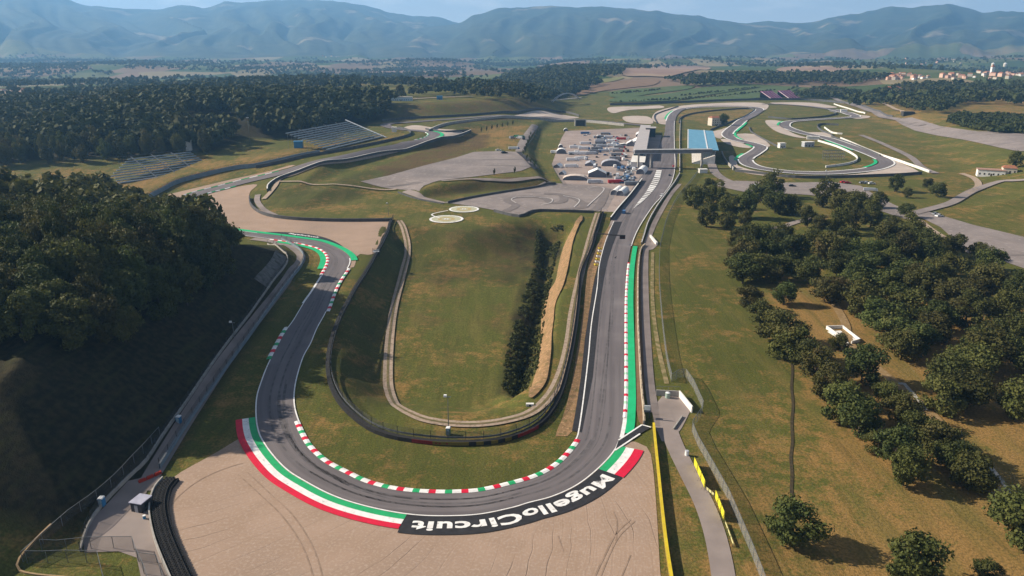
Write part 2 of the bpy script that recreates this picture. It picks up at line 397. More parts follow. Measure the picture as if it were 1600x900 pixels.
rr = np.hypot(GX, GY)
dryz = .30+.12*(fbm(GX/160, GY/160, 3, 21)-.5)
brn = np.zeros(GX.shape)
for px, w_, val in (
    ([(1240,560),(1300,680),(1240,780),(1230,900),(1320,1000),(1800,1000),(1800,520),(1560,470),(1330,480),(1200,430)], 16, 1.15),
    ([(1040,620),(1110,700),(1230,860),(1230,640),(1150,480),(1120,600)], 20, .5),
    ([(1055,350),(1040,420),(1050,560),(1130,640),(1220,600),(1160,460),(1110,360)], 20, .30),
    ([(1020,690),(1060,900),(1180,960),(1180,860),(1090,700)], 6, .72),
    ([(430,330),(520,322),(640,312),(800,330),(770,348),(640,346),(480,342)], 12, .42),
    ([(1400,190),(1500,180),(1560,150),(1620,150),(1620,200)], 60, .85), ([(1330,160),(1420,165),(1440,190),(1380,182)], 40, .8),
    ([(1050,172),(1180,172),(1120,195),(1070,185)], 10, .75),
    ([(1440,240),(1540,260),(1480,300),(1330,215),(1330,195),(1400,210)], 30, .45),
    ([(160,275),(300,250),(360,262),(240,300),(190,310),(60,300),(0,270)], 20, .72),
    ([(380,250),(620,205),(640,215),(420,265)], 10, .7), ([(740,200),(820,195),(800,228),(720,228)], 15, .85)):
    k = soft(px, w_); dryz = dryz*(1-k)+val*k
for px, w_, val in (
    ([(590,262),(700,215),(760,210),(760,228),(720,240),(640,270),(610,275)], 10, .75),
    ([(650,310),(760,278),(860,285),(868,293),(770,297),(670,312)], 6, .55),
    ([(620,190),(700,175),(860,180),(860,170),(720,158),(610,165)], 20, .6),
    ([(700,195),(860,188),(870,182),(720,188)], 10, .8),
    ([(790,360),(832,352),(832,400),(790,440),(740,400),(700,372)], 14, .5),
    ([(640,440),(740,430),(780,520),(640,520)], 25, .38),
    ([(1700,590),(1701,590),(1701,591)], 10, .0),
    ([(860,172),(905,168),(920,182),(870,185)], 10, .4)):
    k = soft(px, w_); brn = np.maximum(brn, val*k)
fld = sstep((rr-1650)/250)*(rr < 7000) + 0.0
fld = np.where(rr >= 7000, np.clip(1-(rr-7000)/900, 0, 1), fld)
zone = np.stack([dryz, brn, fld], -1).reshape(-1, 3)
def grid_object(name, i0, i1, mat, kind):
    z = GZ[i0:i1]; n = i1-i0
    v = np.stack([GX[i0:i1], GY[i0:i1], z], -1).reshape(-1, 3)
    ii, jj = np.meshgrid(np.arange(n-1), np.arange(NU-1), indexing='ij'); a = (ii*NU+jj).ravel()
    f = np.stack([a, a+1, a+NU+1, a+NU], 1)
    me = bpy.data.meshes.new(name); me.vertices.add(len(v)); me.vertices.foreach_set('co', v.ravel())
    me.loops.add(f.size); me.loops.foreach_set('vertex_index', f.ravel().astype(np.int32))
    me.polygons.add(len(f)); me.polygons.foreach_set('loop_start', np.arange(0, f.size, 4, dtype=np.int32))
    me.polygons.foreach_set('use_smooth', np.ones(len(f), bool))
    me.update(calc_edges=True); me.materials.append(mat)
    at = me.attributes.new('zone', 'FLOAT_VECTOR', 'POINT'); at.data.foreach_set('vector', zone[i0*NU:i1*NU].ravel())
    a2 = me.attributes.new('litter_shade', 'FLOAT', 'POINT'); a2.data.foreach_set('value', litter_shade[i0:i1].ravel())
    o = link(name, me); o['kind'] = kind; return o
IM = int(math.log(6600/Y0)/LR)
gm = ground_material()
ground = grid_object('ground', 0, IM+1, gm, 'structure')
mountain_m = M('mountain', (.022, .034, .016), (.05, .055, .026), .0022, .95, extra=[((.2, .16, .10), .0016, .62, .66), ((.012, .02, .012), .006, .5, .75)], bump=8, bsc=.01)
mountains = grid_object('mountains', IM, NV, mountain_m, 'structure')

haze_m = bpy.data.materials.new('haze_air'); haze_m.use_nodes = True; t_ = haze_m.node_tree; t_.nodes.clear()
ho = t_.nodes.new('ShaderNodeOutputMaterial'); hv_ = t_.nodes.new('ShaderNodeVolumePrincipled'); t_.links.new(hv_.outputs[0], ho.inputs['Volume'])
hv_.inputs['Color'].default_value = (.26, .56, .97, 1); hv_.inputs['Density'].default_value = 8e-5; hv_.inputs['Anisotropy'].default_value = .2
hb = MB().box(-26000, -600, -60, 26000, 16800, 1350).obj('haze', haze_m); tag(hb, 'pale blue summer haze lying over the valley and the mountains', None, None, 'stuff')
# ================================================================ SURFACES
asphalt = M('asphalt', (.162, .142, .145), (.122, .107, .111), .5, .8, coord='uv', stretch=(.02, 1.2, 1), lo=.3, hi=.7, extra=[((.182,.162,.163), .05, .5, .75), ((.095,.084,.088), 1.0, .47, .72, (.010, .33, 1))], bump=.004, bsc=25)
asphalt_new = M('dark_asphalt', (.021, .021, .024), (.032, .031, .035), .6, .8, coord='uv')
asphalt_old = M('old_asphalt', (.20, .17, .16), (.25, .212, .198), .08, .9, extra=[((.15,.13,.125), .02, .5, .7), ((.29,.25,.23), .3, .56, .7), ((.12,.105,.1), .05, .62, .68, (.35, 2.2, 1))])
concrete_lot = M('paddock_concrete', (.27, .21, .185), (.33, .265, .235), .05, .9, extra=[((.22,.175,.16), .02, .5, .7), ((.20,.16,.15), .6, .6, .75, (1, .12, 1))])
gravel_m = M('gravel', (.30, .21, .152), (.345, .243, .18), .12, .95, extra=[((.255,.185,.14), .03, .48, .72), ((.38,.29,.23), 1.5, .5, .75)], bump=.05, bsc=6)
gravel_pale = M('pale_gravel', (.40, .33, .285), (.45, .38, .33), .06, .95, extra=[((.34,.28,.24), .02, .5, .7)])
dirt_road = M('dirt_road', (.30, .225, .17), (.36, .28, .215), .4, .95, extra=[((.2,.15,.1), 1.0, .5, .7)])
service_m = M('service_asphalt', (.23, .19, .175), (.27, .225, .205), .15, .9, extra=[((.18,.15,.135), .05, .5, .7)])
orange_soil = M('orange_soil', (.27, .16, .08), (.18, .115, .055), .5, .95, extra=[((.42,.26,.14), 1.2, .55, .7), ((.15,.11,.045), .35, .56, .66)], bump=.2, bsc=1.2)
white_p = M('white_paint', (.78, .77, .75), (.66, .64, .62), .6, .6, extra=[((.30,.28,.27), .9, .60, .80, (1, 1, 1)), ((.30,.28,.27), .12, .66, .8)])
green_p = M('green_paint', (.02, .36, .13), (.018, .31, .115), .5, .6, extra=[((.03,.18,.08), .9, .60, .80, (1, 1, 1)), ((.03,.18,.08), .12, .66, .8)])
green_bright = M('bright_green_paint', (.015, .43, .17), (.013, .37, .145), .3, .6, extra=[((.03,.30,.13), .08, .6, .8)])  # brighter green paint of the run-off strips
red_p = M('red_paint', (.62, .012, .045), (.54, .012, .04), .4, .6, extra=[((.30,.03,.04), .9, .60, .80, (1, 1, 1)), ((.30,.03,.04), .12, .66, .8)])
grey_p = M('worn_white_paint', (.55, .52, .50), (.38, .35, .345), .8, .8)
# raked gravel by the big bend: fine furrows that fan out from the corner
def raked_gravel(cx, cy):
    m = gravel_m.copy(); m.name = 'raked_gravel'; t = m.node_tree; b = t.nodes['Principled BSDF']; l = t.links.new
    base = b.inputs['Base Color'].links[0].from_socket
    pos = t.nodes.new('ShaderNodeNewGeometry').outputs['Position']; s = t.nodes.new('ShaderNodeSeparateXYZ'); l(pos, s.inputs[0])
    def op(o, a, b_=0):
        q = t.nodes.new('ShaderNodeMath'); q.operation = o
        for k, v in enumerate((a, b_)):
            if isinstance(v, (int, float)): q.inputs[k].default_value = v
            else: l(v, q.inputs[k])
        return q.outputs[0]
    dx = op('SUBTRACT', s.outputs[0], cx); dy = op('SUBTRACT', s.outputs[1], cy)
    ang = op('ARCTAN2', dx, op('MULTIPLY', dy, -1)); rad = op('SQRT', op('ADD', op('MULTIPLY', dx, dx), op('MULTIPLY', dy, dy)))
    n = t.nodes.new('ShaderNodeTexNoise'); n.inputs['Scale'].default_value = .045; l(pos, n.inputs['Vector'])
    a2 = op('ADD', ang, op('ADD', op('MULTIPLY', n.outputs[0], .07), op('MULTIPLY', rad, .006)))
    cv = t.nodes.new('ShaderNodeCombineXYZ'); l(op('MULTIPLY', a2, 9), cv.inputs[0]); l(op('MULTIPLY', rad, .018), cv.inputs[1])
    nz = t.nodes.new('ShaderNodeTexNoise'); nz.inputs['Scale'].default_value = 1; nz.inputs['Detail'].default_value = 3; l(cv.outputs[0], nz.inputs['Vector'])
    line = op('SUBTRACT', 1, op('MULTIPLY', op('ABSOLUTE', op('SUBTRACT', op('FRACT', op('ADD', op('MULTIPLY', a2, 19), op('MULTIPLY', nz.outputs[0], 1.5))), .5)), 26))
    line = op('MAXIMUM', line, 0)
    n2 = t.nodes.new('ShaderNodeTexNoise'); n2.inputs['Scale'].default_value = .06; l(pos, n2.inputs['Vector'])
    line = op('MULTIPLY', line, op('MAXIMUM', op('MULTIPLY', op('SUBTRACT', n2.outputs[0], .4), 4), .12))
    line = op('MINIMUM', line, 1)
    cv2 = t.nodes.new('ShaderNodeCombineXYZ'); l(op('MULTIPLY', a2, 150), cv2.inputs[0]); l(op('MULTIPLY', rad, .02), cv2.inputs[1])
    nf = t.nodes.new('ShaderNodeTexNoise'); nf.inputs['Scale'].default_value = 1; nf.inputs['Detail'].default_value = 2; l(cv2.outputs[0], nf.inputs['Vector'])
    x = t.nodes.new('ShaderNodeMix'); x.data_type = 'RGBA'; l(op('MULTIPLY', line, .65), x.inputs[0]); l(base, x.inputs[6]); x.inputs[7].default_value = (.15, .11, .085, 1)
    l(x.outputs[2], b.inputs['Base Color'])
    bp = t.nodes.new('ShaderNodeBump'); bp.inputs['Distance'].default_value = .08; bp.inputs['Strength'].default_value = .7
    l(op('SUBTRACT', op('MULTIPLY', nf.outputs[0], .8), line), bp.inputs['Height']); l(bp.outputs[0], b.inputs['Normal'])
    return m
cx, cy = P0(700, 590)
patch('gravel_trap', [(396,676),(330,712),(268,748),(257,775),(258,815),(272,860),(292,900),(330,1000),(700,1040),(1040,1000),(1032,900),(1026,800),(1020,730),(1012,700),(985,690),(930,700),(820,770),(680,790),(500,740),(430,690)], raked_gravel(cx, cy), .04, 4)
patch('gravel_trap', [(283,322,1),(310,308,1),(345,297),(400,288),(391,300),(390,312),(402,326),(440,338),(490,344),(540,346),(608,346),(597,370),(585,397),(560,398),(545,420),(480,385),(400,372),(335,362,1),(300,348,1)], gravel_m, .04, 5)
patch('gravel_trap', [(228,322,1),(262,305,1),(310,293),(360,281),(420,268),(457,258),(452,262),(360,285),(310,298),(280,310,1),(262,330,1),(240,345,1)], gravel_m, .04, 5)
patch('gravel_trap', [(630,201),(650,196),(690,202),(726,209),(700,215),(684,209),(660,206)], gravel_pale, .05, 5)
patch('gravel_trap', [(800,182),(830,174.5),(870,178),(905,184),(870,186),(830,184)], gravel_pale, .05, 6)
patch('gravel_trap', [(1022,190),(1020,181),(1033,172),(1070,165),(1120,161.5),(1180,160.5),(1200,164),(1196,172),(1186,170),(1162,168),(1125,167.5),(1090,169),(1068,172),(1055,179),(1048,190),(1040,195)], gravel_pale, .05, 7)
patch('gravel_trap', [(1207,160.5),(1271,161),(1307,167.5),(1290,169),(1253,165),(1215,163)], gravel_pale, .05, 7)
patch('gravel_trap', [(952,168),(1000,166.5),(1030,165),(1035,169),(985,172),(957,177)], gravel_pale, .05, 7)
patch('gravel_trap', [(975,182.5),(1012,182.5),(1020,193),(996,193),(978,190)], gravel_pale, .05, 7)
patch('gravel_trap', [(1109,208),(1128,202),(1150,196),(1152,199),(1132,212),(1124,217)], gravel_pale, .05, 6)
patch('gravel_trap', [(1146,211),(1165,209),(1185,212),(1198,222),(1203,229),(1188,229),(1165,221),(1147,217)], gravel_pale, .05, 6)
patch('gravel_trap', [(1126,218),(1140,218.5),(1165,226),(1174,231),(1160,231),(1138,226)], gravel_pale, .05, 6)
patch('gravel_trap', [(1150,258),(1160,262),(1185,268),(1240,274),(1320,273.5),(1365,268),(1384,257),(1380,249),(1395,250),(1438,271),(1400,273.5),(1330,276),(1230,277),(1172,272),(1152,265)], gravel_pale, .05, 6)
patch('gravel_trap', [(1196,189),(1222,190),(1222,198),(1240,209),(1262,216),(1240,214),(1210,204)], gravel_pale, .05, 6)
patch('gravel_trap', [(1260,208),(1290,207.5),(1299,214),(1280,216)], gravel_pale, .05, 6)
patch('gravel_trap', [(1139,246),(1145,243),(1150,250),(1152,262),(1142,258)], gravel_pale, .05, 6)
patch('gravel_trap', [(1335,180),(1360,182.5),(1340,186),(1330,184)], gravel_pale, .05, 6)
# ---- the big bend and the main straight: both edges traced
OUT = [(333,355.5,1),(369,361,1),(404,365.4,1),(441,369.7,1),(472,374,1),(499,378,1),(519,385,1),(536,393.3),(546,402.6),(547.5,411),(543,421),(532.5,436.3),(522.4,455),(510,487.5),(496,513.7),(486,537.5),(475,557.5),(466,585),(461,610),(460.7,632.5),(465.5,652.5),(475,675),(486,694),(500,709),(517.5,722.5),(550,739),(572.5,749.5),(597.5,757),(622.5,762),(650,765),(682.5,766.7),(712.5,766.5),(750,763.7),(800,752.5),(837,741),(865,725),(885,706),(898.7,687.5),(903.7,672),(911,622),(918.7,557.5),(923.7,505),(932.5,450),(936,415),(945,380),(955,355),(968,330),(985,300),(1008,268),(1024,240),(1036,215),(1041,200),(1045,187)]
INN = [(337,365,1),(369,368,1),(397.5,371.3,1),(424.5,374.7,1),(448,378,1),(465,380.6,1),(485,384.8,1),(499,389,1),(509,395,1),(514,402.6),(514,411),(509,422.8),(498.7,439.7),(487,458),(475,475),(460,500),(446,520),(431,547.5),(418.7,572.5),(410,595),(402.5,620),(401,648),(405,675),(415,695),(430,715),(450,735),(475,751),(512.5,771),(550,785),(600,797.5),(650,805),(700,806.5),(750,803.7),(800,793.5),(825,786),(862.5,776),(900,758.7),(931,735),(955,710),(966,690),(972,665),(974,646),(975.6,621),(976,575),(976,525),(976.5,470),(978.5,435),(981,412),(986,385),(992.5,367),(1000,352.5),(1012.5,333),(1022,320),(1035,306),(1046,291),(1051,279),(1054,262),(1053.5,232),(1053,202),(1054,187)]
oc = path(OUT, 1.5); ic = path(INN, 1.5)
def match(A, B):
    j = 0; r = []
    for p in A:
        hi = min(len(B), j+30); d = np.hypot(*(B[j:hi]-p).T); j = j+int(np.argmin(d)); r.append(B[j])
    r = np.array(r)
    for _ in range(3): r[1:-1] = (r[:-2]+2*r[1:-1]+r[2:])/4
    return r
icm = match(oc, ic)
race = ribbon('race_track', oc, icm, asphalt, .10, 8)
tag(race, 'grey asphalt race track with painted kerbs curving round the big bend and up the straight', None)
def sub(line, a, b):
    """piece of a traced line between two photo points"""
    i = int(np.argmin(np.hypot(*(line-np.array(W2(*a))).T))); j = int(np.argmin(np.hypot(*(line-np.array(W2(*b))).T)))
    return line[i:j+1] if i < j else line[j:i+1]
def band(name, line, d0, d1, mat, o=.12, kind='structure', parent=None):
    return ribbon(name, off(line, d0), off(line, d1), mat, o, 2, parent, kind)
def even(line, step):
    s = arcl(line); n = max(2, int(s[-1]/step)+1); st = np.linspace(0, s[-1], n); return np.stack([np.interp(st, s, line[:, k]) for k in (0, 1)], 1)
kerbs = []
def kerb(line, d0, d1, cols, L_, label=None, ratio=.44):
    """raised kerb: a white bed with painted blocks, each block its own piece"""
    root = empty('kerb', (0, 0, 0)); root['kind'] = 'structure'
    if label: root['label'] = label
    c = even(line, 1.0); s = arcl(c); nb = max(2, int(s[-1]/L_)); cuts = [(k+(0 if k % 2 == 0 or len(cols) < 3 else (.5-ratio)*2))/nb for k in range(nb)]+[1.0]
    for k in range(nb):
        st = np.linspace(s[-1]*cuts[k], s[-1]*cuts[k+1], 4)
        q = np.stack([np.interp(st, s, c[:, i]) for i in (0, 1)], 1); n_ = np.stack([np.interp(st, s, normals(c)[:, i]) for i in (0, 1)], 1)
        a = q+n_*d0; b = q+n_*d1; mid = (a+b)/2
        v = []; h = .05 if k % 2 else .055
        for A_, zz in ((a, .13), (mid, .19+h*.2), (b, .13)):
            v += [(x, y, z) for (x, y), z in zip(A_, lift(A_[:, 0], A_[:, 1], zz))]
        f = []
        for r_ in (0, 4):
            for i in range(3): f.append((r_+i, r_+i+1, r_+i+5, r_+i+4))
        p0, p1, p2 = (Vector(v[i]) for i in f[0][:3])
        if (p1-p0).cross(p2-p0).z < 0: f = [q_[::-1] for q_ in f]
        link('kerb_block', mesh('kerb_block', v, f, cols[k % len(cols)]), root)
    return root
# inside of the bend (outer list runs on the infield side there)
rwgw = [red_p, white_p, green_p, white_p]
kerb(sub(oc, (467,657), (899,687)), -.1, 1.5, [white_p, red_p, white_p, green_p], 2.0, 'white kerb with red and green blocks along the inside of the big bend')
kerb(sub(oc, (543,421), (510,488)), .0, -1.5, [white_p, red_p, white_p, green_p], 3.2, 'red, white and green kerb on the exit of the bend by the catch fence')
kerb(sub(ic, (424,374.7), (503,431)), .0, 1.6, [white_p, red_p], 3.0, 'red and white kerb on the inside of the upper bend')
band('run_off', sub(ic, (440,377), (510,420)), 1.6, 4.6, green_bright, .12)
band('run_off', sub(ic, (503,431), (475,475)), .0, .9, white_p, .12)
kerb(sub(ic, (452,512), (424,562)), .0, 1.6, [white_p, green_p, white_p, red_p], 3.0, 'white, green and red kerb in the tree shade on the left of the track')
kerb(sub(ic, (973,655), (981,412)), -.1, 1.15, [white_p, red_p, white_p, M('faded_green', (.30,.52,.36), (.4,.58,.45), 1)], 2.7, 'white kerb with red blocks beside the green strip on the straight', .33)
band('run_off', sub(ic, (970,676), (986,385)), 1.15, 3.6, green_bright, .12)
band('run_off', sub(ic, (967,686), (973,655)), .0, 1.15, white_p, .122)
band('run_off', even(sub(oc, (340,357), (546,408)), 1.5), -.3, -3.6, green_bright, .12)
patch('run_off', [(404,364.5),(441,363.5),(490,368),(525,379),(546,396),(535,391),(515,381),(490,374),(441,368)], asphalt_new, .11, 4)
# bands of the flag colours outside the bend, then the dark band with the lettering
fl = even(sub(ic, (401,652), (640,804.5)), 1.2)
g0 = [.45, 2.3, 4.1, 5.95]
for k, m_ in enumerate((green_p, white_p, red_p)): band('run_off', fl, g0[k], g0[k+1], m_, .12+.001*k)
fr = even(sub(ic, (935,731), (963,696)), 1.2)
for k, m_ in enumerate((green_p, white_p, red_p)): band('run_off', fr, [.45, 2.7, 5.0][k], [2.7, 5.0, 7.6][k], m_, .12+.001*k)
tx = even(sub(ic, (640,804.5), (935,731)), 1.0)
band('run_off', tx, .4, 7.3, asphalt_new, .12)
lp = [W2(p[0], p[1]) for p in ((966,690),(1003,664),(1018,668),(1001,682),(962,706))]
patch('run_off', [(966.5,689),(1003,665),(1017,669),(1000,679),(961,705)], asphalt_new, .135, 3, False)
for a_, b_ in (((966.5,689),(1003,665)), ((1003,665),(1017,669)), ((961,705),(1000,679)),):
    c = spline([W2(*a_), W2(*b_)], 1.0); band('line_marking', c, -.25, .25, white_p, .15)
# edge lines
for (line, a_, b_, w_) in ((ic, (475,475), (452,512), .35), (ic, (424,562), (640,804.5), .35), (ic, (640,804.5), (966,688), .3), (oc, (510,488), (467,657), .35), (oc, (899,687), (932,450), .35), (oc, (932,450), (961,347), .3), (oc, (546,405), (543,421), .5), (ic, (986,385), (1054,262), .4), (ic, (1054,262), (1054,190), .5), (ic, (369,368), (424,375), .4), (oc, (335,356), (400,365), .35)):
    band('line_marking', even(sub(line, a_, b_), 1.5), -w_*.1, w_, white_p, .126)
# dark strip of new asphalt on the left of the straight, soil beyond it
patch('run_off', [(893.7,674),(900,640),(907.5,590),(914,530),(920,490),(926,450),(933,425),(938,405),(946,382),(958.7,347.5),(972,347.5),(957,385),(949,410),(943,440),(938,470),(932,530),(926,590),(920,622),(909,677)], asphalt_new, .118, 2.5, False)
patch('bare_soil', [(868,682),(880,650),(893,600),(902,545),(909,500),(915,450),(921,405),(932,385),(950,356),(955,345),(958,349),(946,382),(936,410),(928,440),(921,490),(914,540),(907,595),(898,650),(893,678)], orange_soil, .05, 4)
patch('bare_soil', [(908,338),(910,345),(905,352),(896,376),(891,400),(886,425),(879,450),(868,475),(865,500),(862,525),(861,550),(858,575),(853,598),(838,618),(826,622),(832,600),(840,575),(844,550),(845,525),(846,500),(851,475),(859,455),(868,440),(873,415),(879,392),(886,375),(897,354)], orange_soil, .22, 2)
patch('bare_soil', [(1003,400),(1003,480),(1006,560),(1007,640),(1005,664),(997,655),(992,600),(993,500),(996,410)], M('brown_soil', (.19,.115,.06), (.15,.09,.05), .4), .05, 3)
# text band: the circuit's lettering, upside down from here, bent along the band
def lettering(txt, line, v0, v1, s0, s1, mat, o, flip=False):
    cu = bpy.data.curves.new('lettering', 'FONT'); cu.body = txt; cu.size = 1; cu.offset = .034; cu.resolution_u = 3; cu.space_character = 1.08
    ob = bpy.data.objects.new('lettering', cu); COL.objects.link(ob); bpy.context.view_layer.update()
    me0 = bpy.data.meshes.new_from_object(ob.evaluated_get(bpy.context.evaluated_depsgraph_get()))
    bpy.data.objects.remove(ob); bpy.data.curves.remove(cu)
    bm = bmesh.new(); bm.from_mesh(me0); bpy.data.meshes.remove(me0)
    bmesh.ops.subdivide_edges(bm, edges=[e for e in bm.edges if e.calc_length() > .25], cuts=2, use_grid_fill=False)
    bmesh.ops.triangulate(bm, faces=bm.faces[:])
    co = np.array([v.co[:] for v in bm.verts]); x0, x1 = co[:, 0].min(), co[:, 0].max(); y0, y1 = co[:, 1].min(), co[:, 1].max()
    s = arcl(line); nn = normals(line)
    u = s0+(co[:, 0]-x0)/(x1-x0)*(s1-s0); v = v0+(co[:, 1]-y0)/(y1-y0)*(v1-v0)
    if flip: u = s[-1]-u
    X = [np.interp(u, s, line[:, k])+np.interp(u, s, nn[:, k])*v for k in (0, 1)]
    Z = lift(X[0], X[1], o)
    for q, x, y, z in zip(bm.verts, X[0], X[1], Z): q.co = (x, y, z)
    bm.normal_update()
    for f in bm.faces:
        if f.normal.z < 0: f.normal_flip()
    me = bpy.data.meshes.new('lettering'); bm.to_mesh(me); bm.free(); me.materials.append(mat)
    o_ = link('lettering', me); o_['kind'] = 'structure'; return o_
tl = arcl(tx)[-1]
lettering('MugelloCircuit', tx, 1.3, 6.2, 1.6, tl-2.2, white_p, .15, flip=True)
tx2 = even(sub(oc, (436,369), (500,378)), 1.5)
lettering('MugelloCircuit', off(tx2, -4.2), -.2, -3.4, 2, arcl(tx2)[-1]-6, white_p, .15)
# ---- the rest of the track: centre line and width
def track(px, width=12.5, o=.1):
    c = path(px, 3); return ribbon('race_track', off(c, -width/2), off(c, width/2), asphalt, o, 6), c
t2, c2 = track([(345,361,1),(315,353.5,1),(288,341,1),(277,329,1),(280,318,1),(293,310,1),(315,302,1),(340,295.5),(380,285),(440,270.5),(481,258),(536,247),(591,236),(633,226.5),(660,220.5),(676,214.5),(679,210),(670,206.8),(654,205),(630,203),(610,199.5),(602,196),(612,193.5),(640,191.5),(680,188.5),(725,185.3),(800,182),(850,184),(900,187.5),(975,193.5),(1010,197)], 12.5, .105)
t3, c3 = track([(1046.5,205),(1048,190),(1053,179),(1066,171),(1090,168),(1125,166.3),(1160,167),(1181,169),(1187,172.5),(1179,179),(1160,189),(1149,198),(1139,206),(1136.5,211.5),(1142,216.5),(1152,220),(1172,224.5),(1186,229),(1187.5,233),(1178,240),(1166,247.5),(1166,254),(1177,260.5),(1200,265.5),(1240,270),(1290,271),(1330,268.7),(1366,264),(1384,257),(1381,250.5),(1367,244),(1345,235.5),(1320,226.5),(1290,216.5),(1256,209),(1235,202.5),(1226,197),(1233,191),(1265,188),(1300,186),(1330,184),(1337,182.3),(1328,179),(1300,172),(1265,167),(1225,163.8),(1190,163)], 13, .105)
# painted verges there
band('run_off', even(sub(c2, (288,341,1), (345,361,1)), 2), 6.2, 9.0, green_bright, .12)
def sidek(c, a, b, side, w0=6.2, w1=7.8, m_=white_p): band('line_marking', even(sub(c, a, b), 2.5), side*w0, side*w1, m_, .125)
ksp = [white_p, green_p]
kerb(even(sub(c2, (277,329,1), (360,290)), 2), 6.2, 8.4, ksp, 5, 'green and white kerb on the inside of the bend behind the trees')
kerb(even(sub(c2, (300,307), (440,270)), 2), -6.2, -8, ksp, 6, 'green and white kerb along the outside of the track below the left grandstand')
kerb(even(sub(c2, (655,222), (676,208)), 2), -6.2, -8.4, ksp, 6, 'green and white kerb on the outside of the bend by the second grandstand')
band('run_off', even(sub(c2, (670,217), (664,206)), 2), 6.2, 10, green_bright, .12)
for a_, b_, sd in (((1048,190),(1110,167),-1),((1066,171),(1180,169),1),((1160,167),(1187,173),-1),((1187,172),(1160,189),1),((1160,189),(1137,210),-1),((1160,189),(1137,210),1),((1137,211),(1172,224),1),((1142,216),(1186,229),-1),((1186,230),(1166,248),1),((1186,230),(1166,248),-1),((1166,250),(1240,270),1),((1166,250),(1240,270),-1),((1240,270),(1366,264),-1),((1240,270),(1366,264),1),((1366,264),(1384,256),1),((1384,256),(1290,216),1),((1380,250),(1290,216),-1),((1290,216),(1226,197),1),((1290,216),(1235,202),-1),((1226,197),(1330,184),1),((1228,193),(1330,184),-1),((1330,184),(1300,172),-1),((1330,184),(1300,172),1)):
    sidek(c3, a_, b_, sd)
for a_, b_, sd in (((1155,192),(1139,206),-1),((1137,208),(1150,219),-1),((1175,242),(1165,252),1),((1175,226),(1187,231),1),((1366,264),(1382,251),-1),((1345,236),(1300,220),-1),((1226,197),(1236,191),-1),((1049,187),(1060,174),-1)):
    band('run_off', even(sub(c3, a_, b_), 2.5), sd*7.8, sd*10.8, green_bright, .123)
# ---- paved areas
patch('paved_lot', [(563,284),(607,275),(660,260),(713,246.7),(740,238),(780,236.7),(813,238),(827,250),(841,264),(813,268),(740,276.7),(690,282),(662,291),(655,300),(646,297),(620,296)], asphalt_old, .08, 6, False)
patch('paved_lot', [(813,238),(827,250),(841,264),(834,266),(818,248),(806,238)], asphalt_new, .12, 6, False)
patch('kart_lot', [(693,317),(760,303),(840,290),(870,287),(935,291),(965,298),(958,310),(950,326),(936,331),(830,329),(812,337),(800,336),(772,329),(735,322)], asphalt_old, .08, 5, False)
patch('paddock', [(884,205),(940,203),(1000,200),(1012,215),(1010,262),(1000,290),(966,332),(940,331),(944,294),(880,289),(862,258),(870,235),(878,215)], concrete_lot, .07, 6, False)
patch('pit_lane', [(1012,212),(1034,212),(1026,250),(1006,285),(988,305),(962,345),(951,356),(958,335),(985,300),(1000,275),(1008,250)], service_m, .085, 5, False)
patch('pavement', [(1105,288),(1150,283),(1240,286),(1300,285),(1345,291),(1368,306),(1400,322),(1432,333),(1420,345),(1378,331),(1330,312),(1260,305),(1160,300)], asphalt_old, .08, 6, False)
patch('runway', [(1425,334),(1450,331),(1520,352),(1600,371),(1700,392),(1700,440),(1600,420),(1545,401),(1500,384),(1470,356)], asphalt_old, .08, 5, False)
patch('runway', [(1395,186),(1425,184),(1470,198),(1530,206),(1640,214),(1640,240),(1590,237),(1560,231),(1500,218),(1430,205),(1408,195)], asphalt_old, .08, 8, False)
patch('service_yard', [(236,740),(228,775),(238,830),(262,900),(285,1000),(240,1000),(214,872),(185,862),(132,864),(130,840),(142,814),(170,785),(200,752)], service_m, .06, 3, False)
patch('service_yard', [(1018,640),(1040,613),(1072,622),(1080,640),(1066,668),(1050,690),(1034,690),(1024,668)], service_m, .06, 3, False)
patch('service_yard', [(1008,385),(1014,372),(1022,372),(1027,384),(1020,390),(1010,392)], service_m, .06, 3, False)
# ---- roads and paths
SR = [(394,374,1),(425,378,1),(452,386),(468,397),(470,408),(458,424),(441,450),(402,500),(352,567),(301,643),(268,695),(240,740),(222,768)]
road('service_road', SR, 4.6, service_m, .08)
road('service_road', [(1035,640),(1044,668),(1056,700),(1076,740),(1099,785),(1114,825),(1124,865),(1130,900),(1138,960),(1142,1000)], 5.0, service_m, .08)
road('service_road', [(1062,288),(1047,306),(1030,335),(1020,355),(1011,380),(1008,410),(1008,470),(1011,540),(1015,600),(1022,645)], 3.2, service_m, .07)
road('dirt_track', [(624,346),(632,362),(637,392),(629,430),(616,480),(609,530),(606,590),(610,618),(623,637),(650,651),(690,661),(740,664),(790,658),(832,644),(862,615),(880,575),(890,530),(895,490),(905,440),(915,400),(925,362),(934,334)], 3.6, dirt_road, .16, 2)
for d in (0,):
    c = path([(624,346),(632,362),(637,392),(629,430),(616,480),(609,530),(606,590),(610,618),(623,637),(650,651),(690,661),(740,664),(790,658),(832,644),(862,615),(880,575),(890,530),(895,490),(905,440),(915,400),(925,362),(934,334)], 2)
    band('grass_strip', c, -.45, .45, M('worn_grass', (.16,.12,.06), (.10,.09,.035), .5), .19)
road('path', [(633,299),(646,303),(668,312),(693,318)], 6, service_m, .09)
road('path', [(436,285),(500,290),(560,293),(620,297)], 2.2, dirt_road, .2)
road('path', [(403,305),(402,315),(412,328),(430,337)], 4, service_m, .12)
road('path', [(412,312),(430,292),(438,281),(470,270),(540,254),(620,238)], 3.5, dirt_road, .15)
road('path', [(690,284),(740,281),(800,283),(868,287)], 3.5, service_m, .2)
road('path', [(1700,279),(1600,282),(1560,285),(1520,299),(1488,317),(1455,327),(1428,334)], 7, asphalt_old, .14)
